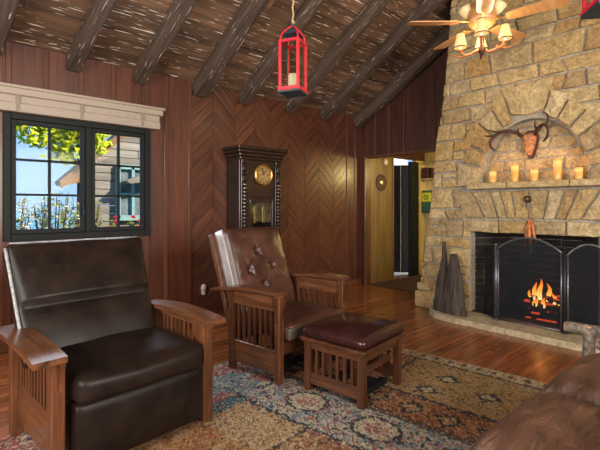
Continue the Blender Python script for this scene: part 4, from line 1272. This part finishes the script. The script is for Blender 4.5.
# two weathered slabs of wood leaning at the left of the fireplace
def slab(label, poly, x0, lean, th, seed, name='weathered_wood_slab'):
    bm = bmesh.new(); n = len(poly); N = 16
    yb = sum(p[0] for p in poly)/n
    mb = MB(); rows = []
    zt = max(p[1] for p in poly)
    # poly given as (left edge y, right edge y) by height samples
    return mb
def wood_slab(label, prof, x, y, lean, th, seed):
    mb = MB(); rows = []; NU = 10
    for z, a, b in prof:
        ring = []
        for i in range(NU):
            t = i/(NU-1); yy = a+(b-a)*t
            d = th*(.5+.5*math.sin(PI*t))+.018*noise.noise(Vector((t*5+seed, z*3, 0)))+.012*noise.noise(Vector((t*14, z*5, seed)))
            ring.append((yy, -d))
        for i in range(NU-1, -1, -1): ring.append((a+(b-a)*i/(NU-1), 0))
        rows.append([mb.bm.verts.new((p[1]+z*lean, p[0]+.006*noise.noise(Vector((z*9, seed, 0))), z)) for p in ring])
    n = len(rows[0])
    for a, b in zip(rows, rows[1:]):
        for k in range(n): mb.bm.faces.new((a[k], a[(k+1)%n], b[(k+1)%n], b[k]))
    mb.bm.faces.new(rows[0][::-1]); mb.bm.faces.new(rows[-1])
    o = mb.build('weathered_wood_slab', M['drift']); o.location = (x, y, .056)
    return tag(o, label, 'driftwood', 'weathered wood slabs leaning by the fireplace')
def pr(pts, zt, n=14):
    out = []
    for k in range(n+1):
        z = zt*k/n
        for (z0, a0, b0), (z1, a1, b1) in zip(pts, pts[1:]):
            if z0 <= z <= z1+1e-6:
                t = (z-z0)/(z1-z0); out.append((z, a0+(a1-a0)*t, b0+(b1-b0)*t)); break
    return out
wood_slab('narrow weathered wood slab rising to a thin spike, left of the broad one', pr([(0, .10, -.07), (.3, .075, -.055), (.5, .04, -.045), (.62, .02, -.03), (.79, .012, -.008)], .79), 4.40, 2.50, .10, .06, 3)
wood_slab('broad blunt-topped weathered wood slab standing nearest the fire screen', pr([(0, .13, -.18), (.2, .10, -.14), (.4, .07, -.10), (.56, .05, -.06), (.66, .035, -.03)], .66), 4.36, 2.355, .10, .07, 8)

# ------------------------------------------------------------------ ceiling fan
FX, FY, FZ = 3.70, 1.712, 2.90
fan_ = thing('ceiling_fan', 'honey-wood ceiling fan with lit parchment-shaded lamps before the stone chimney', 'ceiling fan', (FX, FY, FZ))
MB().tube([(0, 0, .18), (0, 0, zc(FY)-FZ-.02)], .014, 12).lathe([(.02, zc(FY)-FZ-.12), (.07, zc(FY)-FZ-.06), (.07, zc(FY)-FZ+.02)], (0, 0, 0), 20).build('downrod', M['brass'], fan_, True)
MB().lathe([(.03, -.05), (.075, -.045), (.115, -.01), (.125, .03), (.12, .09), (.09, .14), (.03, .19)], (0, 0, 0), 28).build('motor_housing', M['fan_blade'], fan_, True)
ph = R(-7.5)
for k in range(5):
    a = ph+k*2*PI/5; m = Matrix.Rotation(a, 4, 'Z') @ Matrix.Rotation(R(-11), 4, 'X')
    b = MB(); N = 12; pts = []
    prof_ = [(.20, .045), (.24, .058), (.35, .064), (.5, .069), (.62, .071), (.645, .066), (.655, .05)]
    poly = [(x, w) for x, w in prof_]+[(x, -w) for x, w in reversed(prof_)]
    b.prism_z(poly, -.004, .004); b.xf(m)
    bo = b.build('blade', M['fan_blade'], fan_)
    ir = MB().bar((.10, 0, .0), (.22, 0, .006), .022, .008).lathe([(.05, .004), (.05, .012), (.03, .012), (.03, .004)], (.25, 0, 0), 16, None, 1.1, .8)
    ir.xf(m); ir.build('blade_iron', M['brass'], bo)
# up-facing tulip bowls round the motor
rv = Vector((math.sin(R(YAW)), -math.cos(R(YAW)), 0)); fv = Vector((math.cos(R(YAW)), math.sin(R(YAW)), 0))
for k in range(4):
    a = R(30)+k*PI/2
    c = Vector((.105*math.cos(a), .105*math.sin(a), .06))
    tl = Matrix.Rotation(.45, 3, Vector((-math.sin(a), math.cos(a), 0)))
    MB().lathe([(.014, 0), (.03, .01), (.046, .04), (.056, .075), (.064, .095), (.06, .095), (.043, .04), (.016, .013)], c, 20, tl).build('uplight_bowl', M['bowl'], fan_, True)
hub = MB().lathe([(.0, -.30), (.014, -.29), (.02, -.27), (.035, -.255), (.03, -.23), (.018, -.2), (.022, -.12), (.05, -.08), (.05, -.04)], (0, 0, 0), 18)
hub.build('light_hub', M['antler'], fan_, True)
lamps = [(-.205, -.03, -.14), (-.075, -.165, -.07), (.175, -.07, -.075), (.055, .15, -.085)]
for i, (la, fo_, zt) in enumerate(lamps):
    q = rv*la+fv*fo_
    base_z = zt-.135
    ar = MB(); pts = smooth([(0, 0, -.24), tuple(q*.35+Vector((0, 0, -.27))), tuple(q*.75+Vector((0, 0, base_z-.03))), tuple(q+Vector((0, 0, base_z)))])
    ar.tube(pts, [.013-.004*k/len(pts) for k in range(len(pts))], 8)
    pts = smooth([tuple(q*.6+Vector((0, 0, base_z-.02))), tuple(q*1.05+Vector((0, 0, base_z-.045))), tuple(q*1.5+Vector((0, 0, base_z-.03)))])
    ar.tube(pts, [.011*(1-.75*k/len(pts)) for k in range(len(pts))], 8)
    ar.lathe([(.018, 0), (.024, .01), (.012, .02)], q+Vector((0, 0, base_z)), 12)
    ao = ar.build('antler_arm', M['antler'] if i == 3 else M['orange_stick'], fan_, True)
    s = MB().lathe([(.06, 0), (.05, .03), (.038, .08), (.031, .125), (.029, .125), (.036, .08), (.048, .03), (.058, 0)], q+Vector((0, 0, zt-.10)), 24)
    so_ = s.build('lamp_shade', M['shade'], fan_, True)
    tr = MB().tube([tuple(q+Vector((.06*math.cos(t), .06*math.sin(t), zt-.10))) for t in [2*PI*j/24 for j in range(25)]], .004, 6, False)
    tr.tube([tuple(q+Vector((.031*math.cos(t), .031*math.sin(t), zt+.025))) for t in [2*PI*j/24 for j in range(25)]], .003, 6, False)
    tr.build_split('shade_trim', M['antler'], so_, True)
    MB().sphere(q+Vector((0, 0, zt-.055)), .022, 12, (1, 1, 1.3)).tube([tuple(q+Vector((0, 0, base_z+.01))), tuple(q+Vector((0, 0, zt-.07)))], .010, 8).build('bulb', M['bulb'], fan_, True)

# ------------------------------------------------------------------ hanging lanterns
def lantern(label, x, y, z, rz, rope_top):
    t = thing('hanging_lantern', label, 'lantern', (x, y, z), rz, 'red lanterns hung from the ceiling')
    w = .062; H = .335
    b = MB().box((-w-.012, -w-.012, .0), (w+.012, w+.012, .016), .003).build('base', M['dark_metal'], t)
    MB().box((-w-.015, -w-.015, .014), (w+.015, w+.015, .024), .002).build('base_rim', M['red_paint'], b)
    f = MB(); p = .0085
    for sx in (-1, 1):
        for sy in (-1, 1): f.box((sx*w-p, sy*w-p, .022), (sx*w+p, sy*w+p, H), .002)
    for zz in (.03, H-.006):
        for s in (-1, 1):
            f.box((-w, s*w-p, zz-.008), (w, s*w+p, zz+.008), .001); f.box((s*w-p, -w, zz-.008), (s*w+p, w, zz+.008), .001)
    fo_ = f.build('frame', M['red_paint'], t)
    for s in (-1, 1):
        MB().box((-w+p, s*w-.001, .038), (w-p, s*w+.001, H-.014)).build('glass_pane', M['lantern_glass'], fo_)
        MB().box((s*w-.001, -w+p, .038), (s*w+.001, w-p, H-.014)).build('glass_pane', M['lantern_glass'], fo_)
    r = MB()
    for s in range(4):
        a = s*PI/2+PI/4
        r.tube(smooth([(w*1.4*math.cos(a), w*1.4*math.sin(a), H), (w*1.25*math.cos(a), w*1.25*math.sin(a), H+.04), (w*.7*math.cos(a), w*.7*math.sin(a), H+.08), (0.012*math.cos(a), .012*math.sin(a), H+.10)]), .006, 6)
    ro = r.build('roof_frame', M['red_paint'], t, True)
    cp = MB()
    prof2 = [(w*1.02, H), (w*.92, H+.04), (w*.50, H+.078), (.01, H+.098)]
    cp.lathe([(a*1.35, b_) for a, b_ in prof2[1:]], (0, 0, 0), 4, Matrix.Rotation(PI/4, 3, 'Z'))
    cp.build('roof_cap', M['dark_metal'], ro)
    MB().tube([(.012*math.cos(k*PI/8), 0, H+.115+.014*math.sin(k*PI/8)) for k in range(17)], .003, 6, False).build('ring', M['dark_metal'], t)
    c = thing_c = MB().lathe([(.03, .024), (.03, .125), (.026, .13), (0, .126)], (0, 0, 0), 20).build('candle', M['wax'], t, True)
    MB().tube([(0, 0, .125), (0, 0, .142)], .0018, 5).build('wick', M['char'], c)
    MB().tube([(.0, .045, .13), (.0, .045, H+.02), (0, .03, H+.06)], .005, 6).build('inner_rod', M['dark_metal'], t)
    rp = MB(); L = rope_top-z-H-.105; nn = 60
    rp.tube([(.004*math.cos(k*2.2), .004*math.sin(k*2.2), H+.12+L*k/nn) for k in range(nn+1)], .006, 6)
    rp.sphere((0, 0, H+.13), .012, 8); rp.build('rope', M['rope'], t, True)
    return t
lantern('red glass lantern with a white candle hanging from jute rope before the rafters', 1.755, 2.045, 1.975, R(25), zc(2.045)-.005)
lantern('second red lantern, cut off by the top right corner of the photo', 2.075, .435, 2.05, R(38), 4.25)

# ------------------------------------------------------------------ hall beyond the opening
def hbox(name, lo, hi, m, lab, cat, bev=0): return struct(MB().box(lo, hi, bev).build(name, M[m]), lab, cat)
hp = MB()
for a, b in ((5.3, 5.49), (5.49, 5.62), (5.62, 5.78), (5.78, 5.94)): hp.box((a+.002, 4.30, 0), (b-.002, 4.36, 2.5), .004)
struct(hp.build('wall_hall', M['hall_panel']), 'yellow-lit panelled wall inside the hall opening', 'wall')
h2_ = MB()
for k in range(6):
    a = 5.94+k*.18; h2_.box((a+.002, 4.33, 2.10), (a+.178, 4.40, 2.5), .003)
struct(h2_.build('wall_hall_doorway', M['gable']), 'boards over the hall doorway', 'wall')
ew = MB()
for k in range(11): a = 2.3+k*.2; ew.box((7.0, a+.002, 0), (7.08, a+.198, 2.5), .003)
for k in range(2): ew.box((6.692+k*.155, 4.33, 0), (6.692+k*.155+.152, 4.40, 2.099), .003)
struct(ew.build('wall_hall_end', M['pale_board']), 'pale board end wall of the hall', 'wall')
hbox('ceiling_hall', (5.3, 2.3, 2.5), (7.1, 4.45, 2.6), 'gable', 'hall ceiling', 'ceiling')
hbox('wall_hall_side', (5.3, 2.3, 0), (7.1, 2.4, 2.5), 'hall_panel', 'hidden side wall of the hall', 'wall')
hbox('trim_3', (5.93, 4.285, 0), (5.965, 4.41, 2.1), 'hall_panel', 'jamb of the hall doorway', 'trim', .003)
hbox('trim_4', (6.45, 4.26, 0), (6.69, 4.33, 2.055), 'dark_frame', 'dark jamb board of the hall doorway', 'trim', .004)
dd = thing('door_1', 'dark plank door standing ajar in the hall', 'door', (6.705, 4.47, .02)); struct(dd)
dv = Vector((-.62, .78, 0)).normalized(); dn = Vector((-dv.y, dv.x, 0))
dm = MB()
for k in range(7):
    p0 = dv*(.16*k+.002); p1 = dv*(.16*k+.158)
    dm.prism([p0, p1, p1+dn*.04, p0+dn*.04], lambda v: Vector((v.x, v.y, 0)), lambda v: Vector((v.x, v.y, 2.0)))
dm.build('door_leaf', M['dark_door'], dd)
hg = MB()
for z in (.25, 1.0, 1.75): hg.box((-.03, -.06, z), (.012, .0, z+.08), .004)
hg.build('hinge', M['iron'], dd)
hbox('floor_porch', (5.3, 4.41, -.12), (9.5, 7.0, -.02), 'hall_white', 'pale porch boards outside the hall door', 'floor')
hbox('wall_porch', (5.3, 6.4, -.02), (9.5, 6.5, 2.6), 'hall_white', 'white porch wall beyond the hall door', 'wall')
tag(MB().box((5.26, 2.95, 0), (6.6, 4.22, .012), .004).build('hall_mat', M['hall_rug']), 'dark brown shaggy mat on the hall floor', 'mat')
for z, lab in ((2.03, 'upper thin pale shelf on the hall end wall'), (1.745, 'lower thin pale shelf on the hall end wall'), (1.43, 'lowest narrow ledge on the hall end wall')):
    tag(MB().box((6.82 if z > 1.5 else 6.97, 3.3, z), (6.999, 4.32, z+.022), .003).build('wall_shelf', M['pale_board']), lab, 'shelf', 'hall shelves')
tag(MB().rbox((6.84, 4.16, 1.768), (6.98, 4.30, 1.97), .02, 6).build('basket', M['basket']), 'dark basket on the lower hall shelf', 'basket')
tag(MB().rbox((6.84, 3.9, 1.768), (6.98, 4.13, 1.95), .02, 6).build('basket', M['basket']), 'dark box-shaped basket beside the chimney edge on the hall shelf', 'basket')
gbx = thing('wall_box', 'teal-green wall box with yellow-green emblem in the hall', 'box', (6.94, 4.28, 1.13))
MB().rbox((-.06, -.30, 0), (.055, .11, .42), .05, 8).build('body', M['teal_box'], gbx, True)
em = MB().rbox((-.066, -.16, .20), (-.055, .06, .38), .01, 6); eo = em.build('emblem', M['emblem'], gbx, True)
lf = MB()
for k in range(5):
    a = k*2*PI/5; lf.sphere((-.067, -.05+.035*math.cos(a), .29+.035*math.sin(a)), .022, 8, (.2, 1, .7))
lf.build('green_leaves', M['leaf2'], eo, True)
sk2 = tag(MB().tube([(6.90, 4.20, .0), (6.97, 4.20, 1.12)], .014, 8).build('broom_handle', M['drift']), 'thin grey pole standing under the green hall box', 'pole')
# little things on the walls
sp_ = thing('scalloped_plate', 'round scalloped brown wall ornament with small mirror, hall panel', 'wall ornament', (5.615, 4.298, 1.645))
rotp = Matrix.Rotation(R(90), 3, 'X')
s = MB().lathe([(.125, 0), (.125, .01), (.08, .02), (.06, .014), (0, .014)], (0, 0, 0), 36, rotp)
for k in range(18):
    a = k*2*PI/18; s.sphere((.122*math.cos(a), -.01, .122*math.sin(a)), .022, 10, (1, .5, 1))
s.build('scalloped_rim', M['scallop'], sp_, True)
MB().sphere((0, -.014, 0), .05, 18, (1, .35, 1)).build('mirror', M['mirror'], sp_, True)
ds = MB().lathe([(.055, 0), (.055, .018), (.045, .026), (0, .026)], (0, 0, 0), 28, rotp).build('smoke_detector', M['cream'], None, True); ds.location = (5.73, 4.298, 2.0)
tag(ds, 'small round cream disc above the scalloped wall ornament', 'detector')
nl = thing('night_light', 'small cream plug-in night light low on the board wall', 'night light', (2.362, YW-.001, .27))
MB().box((-.035, -.012, -.055), (.035, -.0, .055), .004).build('outlet_plate', M['wall'], nl)
MB().rbox((-.022, -.05, -.04), (.022, -.012, .015), .012, 4).lathe([(.018, .012), (.03, .03), (.028, .07), (.012, .085)], (0, -.032, 0), 16).build('body', M['plug'], nl, True)

# ------------------------------------------------------------------ outdoors
tag(MB().box((-25, YW+.6, -.7), (5.0, 18, -.6)).build('lawn', M['grass']), 'lawn outside the window', 'lawn', None, 'structure')
tag(MB().box((-200, 18, -3.2), (200, 400, -3.0)).build('lake', M['lake']), 'pale blue lake beyond the hedge', 'lake', None, 'structure')
def leaves(mb, c, r, n, s, rnd):
    for _ in range(n):
        d = Vector((rnd.gauss(0, 1), rnd.gauss(0, 1), rnd.gauss(0, 1))); d.normalize(); p = Vector(c)+Vector((d.x*r[0], d.y*r[1], d.z*r[2]))*rnd.random()**.5
        a = Vector((rnd.gauss(0, 1), rnd.gauss(0, 1), rnd.gauss(0, .6))).normalized(); b = a.orthogonal().normalized(); q = s*rnd.uniform(.6, 1.3)
        v_ = [mb.bm.verts.new(p+a*q*x+b*q*y) for x, y in ((-1, 0), (-.2, -.55), (.6, -.4), (1, 0), (.6, .4), (-.2, .55))]
        mb.bm.faces.new(v_)
rt = random.Random(21)
tr_ = thing('leafy_tree', 'yellow-green leafy tree outside the casement window', 'tree', (3.2, 9.0, -.6)); O4 = (3.2, 9.0, -.6)
tk = MB(); bp = [(2.30, 9.4, -.6), (2.32, 9.35, 1.2), (2.28, 9.25, 2.4), (2.2, 9.1, 3.6)]
tk.tube(smooth(bp), [.11-.07*i/12 for i in range(13)], 10)
cl = []
for (b, c) in (((2.3, 9.3, 2.0), (1.45, 8.7, 2.75)), ((2.28, 9.25, 2.3), (1.9, 8.8, 3.3)), ((2.28, 9.25, 2.2), (2.7, 8.9, 2.9)), ((2.3, 9.3, 1.9), (1.75, 8.8, 2.25)), ((1.45, 8.7, 2.75), (1.1, 8.5, 2.6))):
    tk.tube(smooth([b, tuple((Vector(b)+Vector(c))/2+Vector((0, 0, .12))), c]), [.035-.003*i for i in range(9)], 6)
tk.build('trunk', M['twig'], tr_, True, off=O4)
lm_ = MB()
for c, r, n in (((1.95, 8.8, 2.7), (.5, .4, .5), 620), ((1.45, 8.7, 2.6), (.4, .3, .32), 300), ((2.4, 8.6, 2.7), (.3, .2, .5), 330), ((1.95, 8.8, 2.25), (.26, .3, .22), 150), ((1.15, 8.5, 2.66), (.25, .2, .14), 40), ((2.55, 8.9, 2.55), (.22, .2, .25), 70), ((2.1, 8.8, 3.5), (.7, .5, .4), 260), ((1.62, 8.7, 2.16), (.13, .1, .1), 14)):
    leaves(lm_, c, r, n, .062, rt)
fo4 = lm_.build('foliage', M['leaf'], tr_, off=O4)
for i, (x, y, lab) in enumerate(((1.05, 8.6, 'sparse brown and olive shrub at the left of the window view'), (1.65, 8.7, 'sparse olive shrub in the middle of the left window sash'), (2.25, 8.9, 'sparse shrub beside the cottage wall outside'))):
    t = thing('shrub', lab, 'shrub', (x, y, -.6), 0, 'shrubs outside the window'); s = MB(); l = MB(); fl = MB()
    for k in range(34):
        a = rt.uniform(0, 2*PI); r_ = rt.uniform(.1, .42); z = rt.uniform(1.5, 2.15); p0 = (r_*.3*math.cos(a), r_*.3*math.sin(a), 0); p1 = (r_*math.cos(a), r_*math.sin(a), z)
        s.tube(smooth([p0, (p1[0]*.6, p1[1]*.6, z*.5), p1], 3), [.012, .011, .010, .009, .008, .006, .004], 4)
        for q in range(2): leaves(l, (p1[0]*rt.uniform(.6, 1), p1[1]*rt.uniform(.6, 1), z*rt.uniform(.5, 1)), (.1, .1, .2), 9, .034, rt)
        leaves(fl, (p1[0], p1[1], z*rt.uniform(.75, .97)), (.06, .06, .1), 4, .03, rt)
    s.build('stems', M['twig'], t); l.build('leaves', M['leaf2'], t); fl.build('sunlit_leaves', M['cream'], t)  # cream leaves paint sunlight onto the shrub's tips
ct = thing('cottage', 'weathered grey cottage with teal window outside the right sash', 'cottage', (3.8, 9.5, -.6)); O5 = (3.8, 9.5, -.6)
w = MB(); zz = -.6
while zz < 4.3:
    hgt = .17
    lx = 2.4 if zz < 2.05 else 2.4+(zz-2.05)*1.02
    x = lx
    while x < 7:
        x2 = min(7, x+rt.uniform(.5, 1.3)); w.box((x, 9.2+rt.uniform(-.02, .01), zz+.004), (x2-.008, 9.5, zz+hgt-.004), .01); x = x2
    zz += hgt
w.build('wall', M['cottage'], ct, off=O5)
rfm = MB()
rfm.prism_y([(1.86, 1.74), (1.90, 1.66), (5.2, 4.85), (5.2, 4.95)], 8.95, 9.5); rfm.build('roof', M['shingle'], ct, off=O5)
MB().prism_y([(1.84, 1.74), (1.87, 1.58), (5.2, 4.78), (5.2, 4.93)], 8.91, 8.95).build('fascia', M['fascia'], ct, off=O5)
MB().prism_y([(1.90, 1.64), (2.4, 2.0), (2.4, 1.78)], 8.97, 9.3).build('eave_bracket', M['fascia'], ct, off=O5)
wf = MB()
for a, b, z0, z1 in ((2.93, 3.01, 1.0, 2.1), (3.24, 3.30, 1.0, 2.1), (3.54, 3.62, 1.0, 2.1), (2.93, 3.62, .95, 1.06), (2.93, 3.62, 2.04, 2.14), (2.93, 3.62, 1.5, 1.54)): wf.box((a, 9.08, z0), (b, 9.2, z1), .004)
wo = wf.build('window', M['teal'], ct, off=O5); MB().box((2.98, 9.15, 1.0), (3.58, 9.17, 2.1)).build('pane', M['dark_glass'], wo, off=O5)
MB().prism_y([(3.02, 1.78), (3.75, 2.08), (3.75, 1.82), (3.1, 1.72)], 8.75, 9.1).build('awning', M['shingle'], ct, off=O5)
fbx = thing('flower_bed', 'red flowers with green leaves below the teal cottage window', 'flowers', (3.0, 8.7, -.6)); tag(fbx, kind='stuff')
fl1, fl2 = MB(), MB()
for k in range(60):
    x = rt.uniform(-.75, .9); z = rt.uniform(1.05, 1.5)
    leaves(fl1, (x, rt.uniform(-.1, .1), z), (.08, .08, .1), 12, .04, rt)
    if rt.random() < .4: leaves(fl2, (x, -.1, z+.14), (.045, .05, .04), 14, .026, rt)
for k in range(12): fl1.tube([(-.7+k*.14, 0, 0), (-.7+k*.14, 0, 1.3)], .01, 5)
fl1.build('greenery', M['leaf2'], fbx); fl2.build('blooms', M['flower'], fbx)

# ------------------------------------------------------------------ light
wd = bpy.data.worlds.new('sky'); bpy.context.scene.world = wd; wd.use_nodes = True; nt = wd.node_tree; nt.nodes.clear()
wo_ = nt.nodes.new('ShaderNodeOutputWorld'); bg = nt.nodes.new('ShaderNodeBackground'); tc = nt.nodes.new('ShaderNodeTexCoord'); sx = nt.nodes.new('ShaderNodeSeparateXYZ'); rp = nt.nodes.new('ShaderNodeValToRGB')
rp.color_ramp.elements[0].position = .0; rp.color_ramp.elements[0].color = lin((168,204,242)); rp.color_ramp.elements[1].position = .5; rp.color_ramp.elements[1].color = lin((112,172,236))
nt.links.new(tc.outputs['Generated'], sx.inputs[0]); nt.links.new(sx.outputs[2], rp.inputs[0]); nt.links.new(rp.outputs[0], bg.inputs[0]); nt.links.new(bg.outputs[0], wo_.inputs[0])
bg.inputs[1].default_value = 1.05
def light(name, typ, loc, energy, col, rot=None, size=None, size_y=None, target=None, spread=None):
    l = bpy.data.lights.new(name, typ); l.energy = energy; l.color = lin(col)[:3]
    o = bpy.data.objects.new(name, l); C.objects.link(o); o.location = loc
    if target is not None: o.rotation_euler = (Vector(target)-Vector(loc)).to_track_quat('-Z', 'Y').to_euler()
    if typ == 'AREA':
        l.shape = 'RECTANGLE'; l.size = size; l.size_y = size_y or size
        if spread: l.spread = R(spread)
    elif typ == 'SUN': l.angle = R(size or 1)
    elif size: l.shadow_soft_size = size
    return o
light('sun', 'SUN', (8, -6, 12), 6.0, (255,240,214), target=(8-.55*10, -6+.62*10, 12-.56*10), size=.8)
# windows of the unseen walls
light('daylight_window_left', 'AREA', (XL+.05, 1.4, 1.7), 190, (255,250,242), size=2.6, size_y=1.5, target=(XL+5, 1.7, 1.3))
light('daylight_window_behind', 'AREA', (1.6, YB+.05, 1.75), 330, (255,247,236), size=3.6, size_y=1.6, target=(1.9, 3.0, 1.4))
light('daylight_casement', 'AREA', (1.1, YW-.14, 1.45), 30, (226,240,255), size=1.1, size_y=.95, target=(1.3, 0, 1.0))
light('firelight', 'POINT', (4.70, 1.56, .42), .8, (255,150,70), size=.06)
light('fan_light', 'POINT', (FX, FY, FZ-.16), 11, (255,226,180), size=.12)
light('hall_lamp', 'POINT', (6.4, 2.9, 1.9), 42, (255,226,150), size=.15)
for y, hh, lab in cand: light('candle_light', 'POINT', (4.57, y, 1.507+hh+.02), .35, (255,180,90), size=.015)

vs_ = bpy.context.scene.view_settings
bpy.context.scene.display_settings.display_device = 'sRGB'
vs_.view_transform = 'Standard'; vs_.look = 'None'; vs_.exposure = 0.28; vs_.gamma = 1.0; vs_.use_curve_mapping = False
